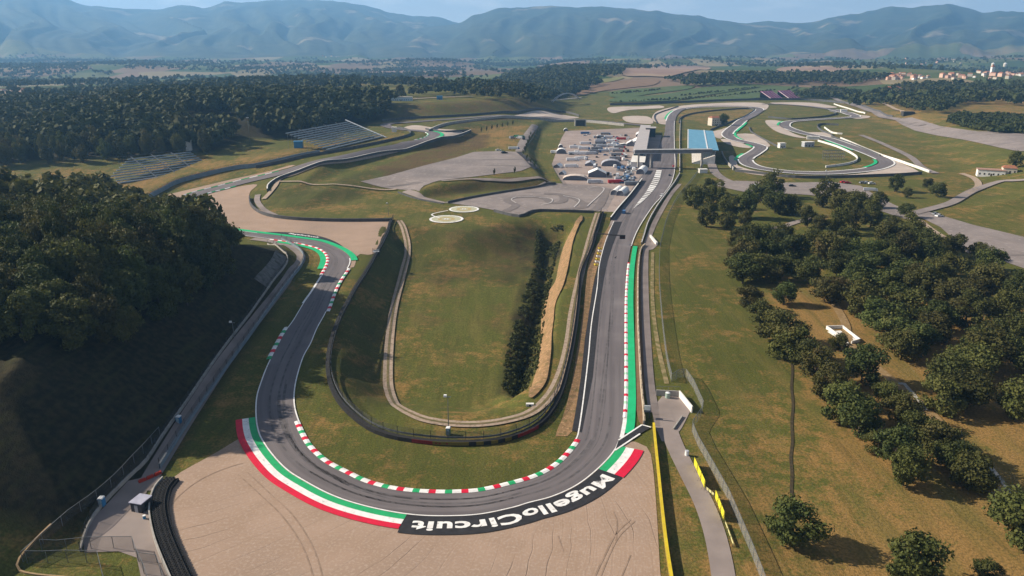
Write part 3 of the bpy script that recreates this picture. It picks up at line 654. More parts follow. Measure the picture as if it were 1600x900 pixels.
road('path', [(1510,304),(1528,292),(1522,280),(1502,272)], 5, dirt_road, .14)
road('path', [(1436,344),(1460,362),(1490,380),(1520,398),(1560,412)], 3.2, dirt_road, .12)
road('path', [(1200,360),(1225,354),(1250,346),(1280,340)], 5, service_m, .1)
road('path', [(1110,250),(1116,268),(1130,280),(1150,287)], 8, asphalt_old, .1)
road('path', [(1300,153),(1330,164),(1370,178),(1400,187),(1440,197)], 11, asphalt_old, .16)
road('path', [(1345,212),(1380,226),(1420,245),(1440,262),(1462,272)], 7, asphalt_old, .14)
road('path', [(1330,150),(1372,160),(1400,172),(1416,181)], 6, dirt_road, .16)
road('path', [(836,196),(825,210),(816,225),(812,238)], 9, asphalt_old, .14)
road('path', [(620,157.5),(660,155),(700,153),(740,152)], 9, concrete_lot, .2)
road('path', [(1545,395),(1300,470),(1320,505),(1330,540),(1388,590),(1448,640),(1500,700),(1560,762),(1640,850)][1:], 3.4, M('dry_track', (.25,.165,.075), (.20,.13,.06), .5, extra=[((.30,.22,.13), .8, .55, .7)]), .1)
road('path', [(700,330),(675,336),(687,342)][::-1], 1.0, white_p, .14, 1)
# ---- helicopter pads
def pad(px, py, r):
    x, y = W2(px, py); root = empty('helipad', (x, y, 0), 0); root['kind'] = 'structure'
    def disc(name, r0, r1, mat, o, n=48):
        v = []; f = []
        for k in range(n):
            for q in (r0, r1): v.append((math.cos(2*math.pi*k/n)*q, math.sin(2*math.pi*k/n)*q, 0))
        f = [(2*k, 2*k+1, (2*k+3) % (2*n), (2*k+2) % (2*n)) for k in range(n)]
        p = link(name, mesh(name, v, f, mat), root); p.location = (0, 0, float(hz(x, y))+o); return p
    disc('pad', 0.01, r*.86, M('pad_grass', (.36,.36,.25), (.46,.44,.32), .5), .35); disc('ring', r*.86, r, white_p, .4)
    disc('inner_ring', r*.3, r*.5, M('yellow_ring', (.45,.33,.14), (.36,.3,.15), .6), .42)
    h = MB().box(-r*.12, -r*.14, 0, -r*.05, r*.14, .03).box(r*.05, -r*.14, 0, r*.12, r*.14, .03).box(-r*.05, -r*.03, 0, r*.05, r*.03, .03).obj('letter_h', white_p, root)
    h.location = (0, 0, float(hz(x, y))+.45)
pad(725, 327.5, 10.3); pad(697.5, 343, 11)
# ---- kart circuit lines on the lot, pit exit hatching
kl = asphalt_new.copy(); kl = M('kart_asphalt', (.15,.128,.122), (.175,.15,.142), .2)
road('kart_track', [(790,331),(806,322),(793,315),(800,310),(830,308),(850,311),(862,318),(880,315),(876,305),(850,303)], 6, kl, .12)
road('kart_track', [(850,304),(875,305),(900,312),(913,324),(880,328),(930,328),(948,296)], 6, kl, .122)
for px in ([(806,318),(799,313),(808,309),(838,309)], [(842,310),(862,312),(860,318),(846,321)], [(880,307),(905,313),(897,325)], [(918,323),(944,296),(918,294)]):
    road('line_marking', px, .8, grey_p, .16)
for k in range(24):
    t = k/24.0; t2_ = (k+.62)/24
    def ed(t, s):
        L_ = [(988,329),(997,317),(1008,303),(1018,286),(1024,272),(1026,266)]; Rr = [(990,327),(1004,316),(1019,301),(1029,286),(1033,272),(1034,266)]
        q = spline(L_ if s == 0 else Rr, n=100); return tuple(q[int(min(t, .999)*99)])
    patch('line_marking', [ed(t, 0), ed(t, 1), ed(t2_, 1), ed(t2_, 0)], white_p, .17, 4, False)
# ---- farm fields beyond the circuit
fg = M('crop_green', (.055,.085,.025), (.07,.10,.03), .02, .95, extra=[((.085,.095,.035), .006, .5, .7)])
fb = M('ploughed_brown', (.19,.12,.075), (.16,.10,.06), .02, .95); ft = M('stubble', (.25,.16,.115), (.21,.135,.1), .01, .95, extra=[((.28,.2,.13), .004, .5, .6)])
fy = M('pale_meadow', (.18,.17,.06), (.15,.15,.055), .02, .95)
patch('field', [(884,141),(920,134),(965,128),(1010,124.5),(1030,126),(1022,133),(990,137),(940,143),(905,150),(888,149)], fb, .16, 14)
patch('field', [(955,152),(960,143),(1030,137),(1080,134),(1078,139),(1020,147),(985,152)], fg, .16, 14)
patch('field', [(958,160),(965,153),(1030,149),(1100,137),(1180,135),(1178,138),(1120,147),(1050,158)], fg, .16, 14)
patch('field', [(1060,160),(1130,148),(1200,137),(1245,136),(1240,142),(1205,152),(1120,158)], fg, .16, 14)
patch('field', [(1082,131),(1110,128),(1122,131),(1095,134)], fy, .16, 14)
patch('field', [(950,106),(1010,103),(1085,104),(1110,108),(1060,117),(1010,120),(968,116)], ft, .3, 25)
patch('field', [(1215,108),(1260,104),(1310,107),(1330,109),(1280,116),(1225,115)], ft, .3, 25)
patch('field', [(925,128),(955,122),(975,122),(960,127),(935,131)], fy, .16, 14)
patch('field', [(0,143),(40,142),(100,141),(98,148),(40,155),(0,150)], ft, .25, 25)
patch('field', [(570,113),(620,110),(720,113),(680,119),(600,117)], ft, .3, 25)

# ---- the furrow down the meadow on the right: flat strip, its shadow painted dark
fur = road('furrow', [(1236,556),(1238,580),(1236.5,605),(1239,632),(1237,660),(1238,690),(1235.5,715),(1237.5,742),(1236.5,768),(1241,792)], .8, M('furrow_soil_shade', (.035,.028,.016), (.06,.045,.022), .8), .07, 2, 2)
road('grass_strip', [(1020,395),(1019,450),(1022,500),(1030,550),(1042,600)], 1.6, M('bare_verge', (.25,.19,.10), (.12,.11,.035), .35, lo=.4, hi=.6), .06, 2, 2)

# ---- wheel ruts in the big gravel trap
rut_m = M('gravel_rut', (.235,.165,.118), (.30,.21,.155), .5, lo=.4, hi=.6)
for px, w_ in (([(372,742),(405,772),(440,806),(468,846),(486,890),(496,940)], .35), ([(386,738),(420,770),(456,804),(484,846),(501,890),(510,940)], .35), ([(985,812),(962,835),(946,866),(930,900),(915,940)], .4), ([(992,815),(968,838),(952,868),(938,903),(925,940)], .3), ([(958,800),(964,815),(963,832),(962,845)], .35), ([(985,868),(978,885),(970,905)], .3), ([(872,838),(876,850),(880,862)], .3), ([(262,798),(280,775),(310,752),(345,735),(380,724)], .25)):
    c = path(px, 1.5); ribbon('wheel_rut', off(c, -w_/2), off(c, w_/2), rut_m, .065, 1)

# ---- rubber laid down by tyres on the racing line
skid_m = M('tyre_rubber_mark', (.085,.077,.08), (.13,.117,.12), .35, .8, lo=.38, hi=.62)
g_ = random.Random(5)
for k in range(26):
    n_ = len(oc); i0 = g_.randrange(20, n_-140); ln_ = g_.randrange(50, 140); sg_ = oc[i0:i0+ln_]; w_ = np.hypot(*(icm[i0:i0+ln_]-sg_).T)
    dirv = (icm[i0:i0+ln_]-sg_)/w_[:, None]; t0, t1 = g_.uniform(.22, .8), g_.uniform(.22, .8); d = (w_*(t0+(t1-t0)*sstep(np.linspace(0, 1, ln_))*.5))[:, None]
    hw = g_.uniform(.12, .32); ribbon('tyre_mark', sg_+dirv*(d-hw), sg_+dirv*(d+hw), skid_m, .106, 1)
# ================================================================ TREES
leaf_a = M('leaves', (.054, .066, .016), (.088, .092, .021), .35, .75, extra=[((.125,.095,.028), .045, .6, .8), ((.028,.038,.012), 1.2, .52, .7)], objrand=.7, trans=.22)
leaf_far = M('far_leaves', (.036, .05, .016), (.062, .068, .02), .02, .85, extra=[((.075,.065,.025), .008, .56, .7), ((.02,.03,.012), .2, .5, .65)], trans=.15)
bark = M('bark', (.085, .065, .05), (.05, .04, .03), 1.5, .95)
def leafcloud(nb, nl, rs, seed, tall=1.0, low=.05):
    """unit crown: many small leaf clumps gathered round the ends of boughs; 1 across, base at z=0"""
    g = np.random.RandomState(seed); V = []; Fc = []
    for k in range(nb):
        u = g.uniform(0, 2*math.pi); el = g.uniform(-1, 1); rr_ = g.uniform(.3, 1.12)**.6
        ce = math.sqrt(max(0, 1-el*el))
        c = np.array([math.cos(u)*ce*rr_*.37, math.sin(u)*ce*rr_*.37, (.44+el*rr_*.37)*tall])
        br = g.uniform(.09, .21)
        n = nl//nb
        d = g.normal(size=(n, 3)); d /= np.linalg.norm(d, axis=1)[:, None]; d[:, 2] = d[:, 2]*.8+.12
        p = c+d*br*g.uniform(.55, 1.12, (n, 1))
        for q, dd in zip(p, d):
            if q[2] < low: q[2] = low+g.uniform(0, .05)
            nrm = dd+g.normal(size=3)*.55; nrm /= np.linalg.norm(nrm)+1e-9
            a = np.cross(nrm, g.normal(size=3)); a /= np.linalg.norm(a)+1e-9; b = np.cross(nrm, a)
            s = rs*g.uniform(.6, 1.35); i = len(V)
            V += [q-a*s-b*s*.6, q+a*s*.8-b*s*.7, q+a*s+b*s*.6, q-a*s*.7+b*s*.8]; Fc.append((i, i+1, i+2, i+3))
    return np.array(V), Fc
crowns = []
for k in range(7):
    v, f = leafcloud(24+k*2, 4600, .0205, 100+k, [1.0, .9, 1.1, .85, 1.2, 1.0, .95][k])
    crowns.append(mesh('crown', v, f, leaf_a))
def trunk_mesh(seed):
    g = random.Random(seed); b = MB(); p = Vector((0, 0, -.08)); r = .032
    for k in range(3):
        q = p+Vector((g.uniform(-.02, .02), g.uniform(-.02, .02), .19)); b.bar(p, q, r, 0, 7, r*.8); p = q; r *= .8
        if k:
            for j in range(2):
                a = g.uniform(0, 6.3); e = p+Vector((math.cos(a)*.22, math.sin(a)*.22, .2)); b.bar(p, e, r*.6, 0, 5, r*.25)
    return b.me('trunk', bark)
trunks = [trunk_mesh(k) for k in range(3)]
TREES = []
def tree(x, y, dia, hgt, label, group=None, name='broadleaf_tree', var=None):
    k = R.randrange(7) if var is None else var
    e = empty(name, (x, y, float(hz(x, y))), R.uniform(0, 6.28), label, 'tree', group)
    c = link('crown', crowns[k], e); c.scale = (dia, dia*R.uniform(.88, 1.1), hgt/1.02)
    t = link('trunk', trunks[k % 3], e); t.scale = (dia*.8, dia*.8, hgt*.9)
    TREES.append((x, y)); return e
def scatter(poly_px, gap, n, seed, world=None):
    g = random.Random(seed); poly = world or [W2(*p) for p in poly_px]; a = np.array(poly); (x0, y0), (x1, y1) = a.min(0), a.max(0); out = []; cell = {}
    for _ in range(n*40):
        if len(out) >= n: break
        x = g.uniform(x0, x1); y = g.uniform(y0, y1)
        if not inside(np.array([x]), np.array([y]), poly)[0]: continue
        ci, cj = int(x//gap), int(y//gap)
        if any((x-p)**2+(y-q)**2 < gap*gap for i in (-1, 0, 1) for j in (-1, 0, 1) for p, q in cell.get((ci+i, cj+j), [])): continue
        cell.setdefault((ci, cj), []).append((x, y)); out.append((x, y))
    return out
# --- park on the right: crown centre and crown width as measured in two views of the photograph
PA = [(215,45,90),(235,130,65),(265,175,60),(320,205,110),(345,255,100),(300,60,50),(330,115,60),(400,50,80),(395,290,80),(420,330,90),(460,380,90),(500,430,110),(540,470,110),(550,320,100),(595,530,70),(640,560,100),(670,610,100),(620,395,70),(660,450,80),(700,490,90),(760,530,100),(800,570,90),(850,610,110),(880,640,70),(460,90,120),(540,140,80),(600,170,120),(640,210,110),(690,130,110),(660,260,90),(700,230,110),(760,170,100),(740,200,100),(785,340,120),(830,380,130),(770,400,110),(850,300,120),(900,230,150),(870,80,120),(910,60,110),(800,110,100),(940,160,90),(980,110,80),(980,420,110),(550,50,110),(620,60,110),(690,50,100),(750,40,90),(800,30,80),(980,210,100),(560,30,80),(485,250,42),(900,280,110),(840,160,110),(720,90,90),(1010,300,90)]
PB = [(190,545,65),(135,600,85),(100,590,60),(230,600,80),(180,680,85),(270,640,80),(265,700,70),(350,640,90),(350,700,60),(420,560,100),(465,540,110),(480,610,110),(540,620,100),(690,580,110),(770,610,120),(820,620,110),(930,605,70),(620,690,70),(675,715,65),(750,710,85),(900,680,90),(835,690,90),(505,760,80),(370,770,95),(425,770,90),(310,790,75),(440,840,120),(350,850,120),(300,870,80),(560,810,120),(640,780,80),(700,840,120),(800,790,90),(820,850,120),(900,840,90),(1000,720,70),(960,770,100),(1060,760,120),(1120,790,120),(1040,840,110),(1150,850,110),(1220,840,60),(980,850,90)]
gp = 'trees standing close together in the dry grass park'
for X_, Y_, w_ in PA+[None]*0:
    px, py, wp = 1040+X_/1.8, 400+Y_/1.8, w_/1.8
    x, y = W2(px, py+wp*.36); k = ppm(x, y); d = min(wp/k*1.3, 20)
    tree(x, y, d, min(max(d*1.0, 8), 15), 'dark green broadleaf tree crowded among others in the dry grass park', gp)
for X_, Y_, w_ in PB:
    px, py, wp = 1040+X_/2.8125, 100+Y_/2.8125, w_/2.8125
    x, y = W2(px, py+wp*.42); k = ppm(x, y); d = min(wp/k*1.26, 21)
    tree(x, y, d, min(max(d*1.15, 8), 19), 'dark green broadleaf tree crowded among others in the dry grass park', gp)
n_park0 = len(TREES)
for x, y in scatter([(1240,420),(1330,385),(1500,400),(1590,430),(1595,520),(1500,560),(1420,540),(1350,500)], 12, 20, 77)+scatter([(1150,395),(1200,380),(1290,420),(1260,450),(1180,440)], 13, 6, 78):
    if min(math.hypot(x-a, y-b) for a, b in TREES) < 7: continue
    tree(x, y, R.uniform(12, 18), R.uniform(11, 16), 'dark green broadleaf tree crowded among others in the dry grass park', gp)
for px, py, wp, lab in ((1236,852,98,'lone bushy tree with a long shadow at the lower end of the field furrow'), (1418,915,105,'dark green tree cut off by the bottom edge of the photo'), (1582,845,110,'broad green tree at the bottom right edge beside the narrow road'), (1540,905,50,'small brownish shrub-like tree at the bottom right'),
    (1398,300,30,'round dark tree on the lawn nearest the hairpin wall'), (1416,309,17,'small tree between two larger ones on the lawn below the hairpin'), (1449,293,18,'slim dark tree behind the round one on the lawn'), (1465,308,29,'round dark tree with a shadow on the lawn beside the curving road'), (1415,340,27,'single tree where the parking area meets the long runway'), (1526,406,34,'flat-topped tree standing alone at the edge of the long runway'), (1586,262,28,'dark tree right behind the flat-roofed white house')):
    x, y = W2(px, py); d = wp/ppm(x, y); tree(x, y, d, min(d*.95, 15), lab)
# --- wooded hill on the left
def onscreen(x, y):
    d = y*cp+(CH-hz(x, y)-15)*sp_; return abs(F*x/d) < 830
LF = [(-900,900),(-420,800),(-200,690),(0,618),(100,586),(200,534),(300,474),(350,440),(372,415),(352,398),(300,380),(250,366),(215,350),(180,332),(100,334),(0,336),(-150,345),(-400,420),(-900,560)]
gl = 'trees of the wooded hill on the left'
cnt = 0; rest = []
LP = sorted(scatter(LF, 7.2, 700, 3), key=lambda p: p[0]*.0+p[1])
LP = [p for p in LP if not (p[1] < 192 and p[0] > -165)]
for x, y in LP:
    if not onscreen(x, y) or cnt >= 132: rest.append((x, y)); continue
    d = R.uniform(11, 17); h = R.uniform(16, 23)*(1 if y < 330 else .8 if y < 400 else .62)*(.75 if y < 225 else 1)
    tree(x, y, d, h, 'tall tree packed in the wood on the left hill above the service road', gl); cnt += 1
print('left wood', cnt)
for px, py, wp, hp, lab in ((262,368,44,60,'tall ragged tree at the end of the left wood in front of the bend'), (238,362,36,52,'tree with thin crown next to the ragged one at the edge of the far bend'), (330,404,46,50,'bright green tree at the right-hand tip of the left wood'), (38,296,26,20,'round bush-like tree on the open slope behind the left wood'), (10,296,18,15,'small round tree on the slope by the left edge')):
    x, y = W2(px, py); k = ppm(x, y); tree(x, y, wp/k, hp/k, lab)
print('trees', len(TREES))
# --- far woods: too many and too small to count, one object each
def woods(name, pts, lo, hi, nl, label, seed, flat=1.0, mat=None, lf=.17):
    g = np.random.RandomState(seed); P = np.array(pts); n = len(P); s = g.uniform(lo, hi, n); z = hz(P[:, 0], P[:, 1])
    d = g.normal(size=(n, nl, 3)); d /= np.linalg.norm(d, axis=2)[..., None]; d[..., 2] = np.abs(d[..., 2])*1.1-.25
    c = np.stack([P[:, 0], P[:, 1], z+s*.55*flat], 1)[:, None, :]+d*s[:, None, None]*np.array([.42, .42, .5*flat])*g.uniform(.7, 1.1, (n, nl, 1))
    nr = d+g.normal(size=d.shape)*.5; nr /= np.linalg.norm(nr, axis=2)[..., None]
    a = np.cross(nr, g.normal(size=d.shape)); a /= np.linalg.norm(a, axis=2)[..., None]; b = np.cross(nr, a)
    q = (s[:, None, None]*lf)*g.uniform(.7, 1.3, (n, nl, 1))
    V = np.stack([c-a*q-b*q*.7, c+a*q*.8-b*q, c+a*q+b*q*.7, c-a*q*.8+b*q], 2).reshape(-1, 3)
    f = np.arange(len(V), dtype=np.int32); me = bpy.data.meshes.new(name); me.vertices.add(len(V)); me.vertices.foreach_set('co', V.ravel())
    me.loops.add(len(f)); me.loops.foreach_set('vertex_index', f); me.polygons.add(len(f)//4); me.polygons.foreach_set('loop_start', np.arange(0, len(f), 4, dtype=np.int32))
    me.update(calc_edges=True); me.materials.append(mat or leaf_far)
    return tag(link(name, me), label, None, None, 'stuff')
BF = [(-160,262),(0,262),(150,254),(240,249),(330,241),(365,226),(376,213),(430,216),(475,216),(520,204),(585,191),(606,180),(612,168),(604,161),(540,160),(400,158),(200,160),(60,166),(0,172),(-200,176)]
holes = [[W2(*p) for p in q] for q in ([(262,197),(300,186),(365,184),(372,192),(345,198),(330,201),(372,222),(378,212),(372,199),(330,197)], [(262,196),(300,183),(368,183),(366,199),(330,200)])]
bp_ = scatter(BF, 9.5, 1500, 5)
A_ = np.array(bp_); keep = ~(inside(A_[:, 0], A_[:, 1], holes[0]) | inside(A_[:, 0], A_[:, 1], holes[1]))
bp_ = [p for p, k in zip(bp_, keep) if k]
bp_.sort(key=lambda p: p[1]); nn_ = max(0, 296-len(TREES))
gb = 'trees along the front of the dark wood behind the left grandstands'
vis = [p for p in bp_ if onscreen(*p)]; front = set(vis[:nn_])
woods_rest = rest
for p in front:
    tree(p[0], p[1], R.uniform(10, 15), R.uniform(19, 27), 'tall dark tree in the front ranks of the wood behind the left grandstands', gb)
woods('dark_wood', [p for p in bp_ if p not in front], 15, 24, 70, 'dark wood covering the ridge behind the left grandstands', 8, 1.15, None, .1)
strip = scatter([(612,166),(640,153),(700,150),(760,158),(830,166),(870,160),(905,150),(940,133),(900,118),(840,118),(760,135),(700,142),(620,150)], 9, 900, 6)
woods('ridge_wood', strip, 10, 18, 45, 'belt of dark trees on the ridge beyond the circuit', 9, 1.2, None, .12)
rw = scatter([(1335,156),(1400,138),(1480,133),(1560,139),(1600,136),(1720,135),(1720,144),(1600,147),(1560,149),(1510,162),(1470,180),(1425,176),(1385,164)], 9, 900, 7)+scatter([(1240,152),(1290,140),(1345,148),(1320,153),(1270,156)], 8, 260, 8)
woods('hillside_wood', rw, 9, 14, 45, 'dark wood on the slope between the circuit and the town', 10, 1.1, None, .12)
th = scatter([(1478,192),(1495,182),(1560,184),(1700,192),(1700,214),(1560,209),(1505,201)], 5, 700, 9)
woods('thicket', th, 6, 11, 45, 'dense dark thicket beyond the paved area on the right', 11, .8, None, .14)
far = []
for px, n, gap in (([(-60,86),(60,84),(165,92),(165,100),(120,118),(110,128),(40,138),(-60,140)], 900, 16), ([(165,95),(330,100),(480,108),(600,118),(640,124),(560,125),(420,118),(300,112),(170,105)], 700, 16), ([(800,150),(830,120),(900,108),(980,104),(972,118),(930,126),(890,138),(830,152)], 700, 13), ([(700,135),(800,118),(900,106),(880,122),(800,140)], 500, 13), ([(1060,134),(1150,128),(1250,127),(1250,133),(1160,133),(1075,136)], 160, 12), ([(1040,126),(1150,118),(1330,118),(1400,124),(1330,132),(1240,128),(1150,124),(1050,129)], 420, 13),
    ([(1130,104),(1250,100),(1350,97),(1450,104),(1600,108),(1600,118),(1400,112),(1240,107)], 700, 18), ([(600,102),(800,98),(1000,98),(1000,101),(800,104),(620,106)], 500, 20), ([(0,93),(300,93),(600,97),(600,101),(300,99),(0,97)], 500, 24), ([(1225,104.5),(1310,101),(1330,105),(1240,107)], 150, 14), ([(480,108),(560,112),(700,106),(700,110),(560,116)], 200, 16)):
    far += scatter(px, gap, n, len(far)+1)
hd = []
for px, n, gap in (([(960,160.5),(1040,156),(1120,151),(1210,141),(1211,142),(1120,152.3),(1040,158)], 130, 6), ([(1060,150),(1120,144),(1180,137.5),(1181,138.2),(1120,145.2),(1062,151)], 90, 7), ([(955,147),(1000,143.6),(1030,140.6),(1031,141.5),(1000,144.8),(958,148)], 50, 7), ([(1240,136.5),(1250,136),(1215,150),(1206,153)], 40, 6)): hd += scatter(px, gap, n, n)
woods('hedgerow', hd, 3, 7, 30, 'low dark hedges between the green fields beyond the circuit', 31, .8, None, .16)
cl = []
for _ in range(60000):
    r = R.uniform(1500, 6800); a = R.uniform(-.8, .8); x, y = r*math.sin(a), r*math.cos(a)
    cl.append((x, y))
A_ = np.array(cl); m_ = fbm(A_[:, 0]/420, A_[:, 1]/300, 3, 91); m2 = 1-np.abs(2*fbm(A_[:, 0]/500+9, A_[:, 1]/500, 2, 77)-1)
ok = ((m_ > .60) | (m2 > .965)) & ~inside(A_[:, 0], A_[:, 1], [W2(*p) for p in ((870,155),(940,118),(1100,100),(1330,100),(1330,118),(1300,150),(1340,172),(940,172))]) & ~inside(A_[:, 0], A_[:, 1], [W2(*p) for p in ((1335,127),(1400,113),(1470,110),(1620,106),(1680,134),(1560,134),(1480,128))])
woods('valley_woods', far+[c for c, k in zip(cl, ok) if k][:9000], 11, 19, 12, 'scattered woods and hedgerows across the hazy valley floor', 12, 1.0, None, .2)
woods('hill_wood', rest, 13, 21, 260, 'rest of the dense wood on the left hill beyond its nearest trees', 15, 1.25, leaf_a, .06)
# undergrowth in the ditch, scrub by the verges
dt = [p for p in scatter([(838,354),(878,352),(868,400),(856,470),(846,540),(838,600),(786,612),(790,570),(800,520),(815,470),(834,420)], 1.25, 1500, 21) if vnoise(np.array([p[0]/7]), np.array([p[1]/9]), 4)[0] > .3]
woods('undergrowth', dt, .8, 2.3, 34, 'rough green undergrowth filling the ditch beside the eroded orange bank', 13, .65, M('scrub_leaves', (.055,.065,.018), (.095,.10,.03), .25, .9, extra=[((.03,.036,.012), .6, .5, .66)], trans=.15), .17)
# ================================================================ BARRIERS AND FENCES
conc = M('concrete', (.36, .34, .31), (.28, .26, .24), .6, .9, extra=[((.2,.18,.16), .9, .58, .75, (1, 1, .2))])
rubber = M('black_rubber', (.016, .016, .018), (.028, .027, .027), 2, .8)
steel = M('galvanised_steel', (.22, .235, .25), (.16, .17, .185), 1.5, .45, metal=.6)
dark_metal = M('dark_metal', (.035, .037, .042), (.05, .05, .055), 2, .5, metal=.3)
grey_dark = M('weathered_rail', (.13,.14,.15), (.09,.095,.10), 1, .5, metal=.3)
wire = seethru(M('wire_mesh', (.10, .105, .11), (.07, .07, .075), .8, .6), .15)
wire_d = seethru(M('boundary_mesh', (.46, .465, .46), (.33, .335, .335), .9, .7), .15)
white_w = M('white_wall', (.72, .70, .66), (.58, .56, .53), .3, .8)
cream_w = M('cream_wall', (.62, .50, .36), (.52, .40, .27), .3, .8)
yellow_w = M('yellow_paint', (.62, .47, .025), (.52, .38, .025), .5, .7)
blue_grey = M('blue_grey_panel', (.16, .21, .25), (.21, .25, .28), .3, .7)
def strip(name, line, h0, h1, t, mat, parent=None, z0=0.0, lean=0.0):
    """closed wall along a line, from h0 to h1 above the ground, t thick"""
    A = off(line, -t/2); B = off(line, t/2); n = len(line); zl = hz(line[:, 0], line[:, 1])
    C = off(line, -t/2+lean); D = off(line, t/2+lean)
    v = []
    for P_, hh in ((A, h0), (B, h0), (D, h1), (C, h1)): v += [(x, y, z+hh) for (x, y), z in zip(P_, zl)]
    f = []
    for i in range(n-1):
        for a_, b_ in ((0, 1), (1, 2), (2, 3), (3, 0)): f.append((a_*n+i, a_*n+i+1, b_*n+i+1, b_*n+i))
    f += [(0, n, 2*n, 3*n), (n-1, 4*n-1, 3*n-1, 2*n-1)]
    return link(name, mesh(name, v, f, mat), parent)
def posts(name, line, gap, h, r, mat, parent, lim=298):
    c = even(line, gap); me = MB().bar((0, 0, -.2), (0, 0, h), r, 0, 5).me(name, mat)
    for x, y in c[:lim]:
        o = link(name, me, parent); o.location = (x, y, float(hz(x, y)))
def ln(px, step=4): return path(px, step) if len(px) > 2 else spline([W2(*p) for p in px], step)
def barrier(px, h, t, mat, label, cat='barrier', name='barrier', cap=None, rail=None, fence=None, fgap=6, foff=0.0, fr=.09, wm=None, step=4, bury=.4):
    line = ln(px, step); root = empty(name, (0, 0, 0), 0, label, cat)
    strip('wall', line, -bury, h, t, mat, root)
    if cap: strip('coping', line, h+.004, h+.13, t+.14, cap, root)
    if rail: strip('guardrail', off(line, foff), h+.2, h+.75, .12, rail, root)
    if fence:
        fl_ = off(line, foff if foff else 0)
        posts('post', fl_, fgap, fence, fr, dark_metal, root)
        strip('mesh', fl_, h if not foff else .1, fence, .03, wm or wire, root)
    return root
# catch fence and tyre-faced barrier round the infield
IL = [(612,343),(604,365),(594,386),(585,402),(571,427),(556,450),(545,470),(531,497),(519,530),(513,560),(513,587),(520,611),(533,633),(556,656),(581,673),(611,684),(651,691),(700,695),(757,694),(800,686),(840,668),(863,643),(878,612),(889,571),(896,536),(902,496),(906,456),(909,427),(922,396),(933,363),(942,333)]
b_ = barrier(IL, 1.25, 1.3, rubber, 'long black tyre-faced barrier with catch fence looping round the grass infield', rail=grey_dark, fence=3.6, foff=-1.1, fgap=5)
il = ln(IL, 2)
pads = {'red': M('red_board', (.20, .02, .018), (.15, .018, .016), 3), 'olive': M('yellow_board', (.16, .125, .02), (.12, .09, .02), 3)}
def board_on(line, a, b, h0, h1, d, mat, parent, name='board'): return strip(name, even(off(sub(line, a, b), d), 2), h0, h1, .07, mat, parent)
for a_, b2, m_ in (((640,690),(655,692),'red'),((660,693),(676,694),'red'),((682,695),(705,695.5),'olive'),((711,695.5),(733,695),'olive'),((740,694.5),(756,694),'olive'),((762,694),(780,691),'olive'),((786,689),(800,686),'olive'),((806,684),(820,678),'red'),((826,675),(838,669),'red')):
    bo = board_on(il, a_, b2, .25, 1.3, .75, pads[m_], b_)
    q = even(sub(il, a_, b2), .9)[1:-1]
    if len(q) > 3:
        bb = MB()
        for (x, y), (nx, ny) in list(zip(q, normals(q)))[::1]:
            if R.random() < .25: continue
            a3 = math.atan2(ny, nx)-math.pi/2; Mx = Matrix.Translation((x+nx*.8, y+ny*.8, float(hz(x, y))+.78)) @ Matrix.Rotation(a3, 4, 'Z')
            bb.box(-.28, -.02, -.22, .28, .02, .22, 0, Mx)
        l_ = bb.obj('printing', pads['olive' if m_ == 'red' else 'red'], bo)
# walls on the right of the straight
barrier([(1063,188),(1062,215),(1062,245),(1062,270)], 1.3, .5, cream_w, 'pale yellow concrete wall along the right of the far main straight', 'wall', 'track_wall', cap=white_w, fence=3.4, fgap=9)
barrier([(1062,272),(1053,287),(1040,305),(1027,323),(1013,348),(1006,370),(1002,382)], 1.3, .5, conc, 'grey concrete wall with debris fence curving beside the grass verge of the straight', 'wall', 'track_wall', cap=white_w, fence=3.2, fgap=7)
barrier([(1008,384),(1001,392),(998,412),(996.5,440),(996.5,500),(999,560),(1002,610),(1005,640),(1006,664)], 1.3, .5, conc, 'cream topped concrete wall behind the long bright green strip', 'wall', 'track_wall', cap=cream_w, fence=3.0, fgap=7)
barrier([(1021,668),(1024,700),(1029,750),(1034,800),(1041,860),(1049,912),(1062,1000)], 1.5, .5, M('ochre_wall', (.30,.22,.03), (.23,.17,.03), .5), 'yellow wall between the big gravel trap and the service road', 'wall', 'track_wall', cap=yellow_w)
barrier([(954,345),(967,328),(985,307),(1003,283)], 2.4, .6, dark_metal, 'dark wall with a pale top between the pit lane and the paddock', 'wall', 'pit_wall', cap=white_w)
# left service road: blue-grey wall on its track side, fence on its hill side
barrier([(440,375),(456,383),(470,393),(475,404),(470,418),(455,437),(440,457),(402,510),(353,578),(303,650),(272,698),(250,733)], 1.5, .45, blue_grey, 'long blue-grey wall between the left service road and the shaded verge', 'wall', 'track_wall', cap=steel, fence=3.4, fgap=7)
barrier([(418,382),(438,390),(449,402),(446,415),(433,432),(400,478),(346,549),(294,625),(258,676),(226,724),(196,752),(160,790),(136,828),(126,862)], .9, .4, conc, 'low concrete wall with a see-through fence along the hill side of the left service road', 'wall', 'retaining_wall', fence=2.6, fgap=7)
# concrete lined slope by the upper corner of the service road
sl = ln([(452,405),(446,420),(434,437),(418,458)], 2); sl2 = ln([(440,404),(432,418),(420,433),(406,450)], 2)
k_ = min(len(sl), len(sl2)); A2 = off(sl[:k_], .6 if off(sl[:k_], 1)[0][0] < sl[0][0] else -.6)
slope = mesh('slope_facing', [(x, y, float(hz(x, y))+.3) for x, y in A2]+[(x-5.5, y-1, float(hz(x-5.5, y-1))+.5) for x, y in A2], [(i, i+1, k_+i+1, k_+i) for i in range(k_-1)], M('stained_concrete', (.14,.135,.125), (.09,.085,.08), .5, extra=[((.05,.05,.04), .3, .5, .65)]))
tag(link('slope_facing', slope), 'grey concrete facing on the bank beside the bend of the left service road', 'slope facing')
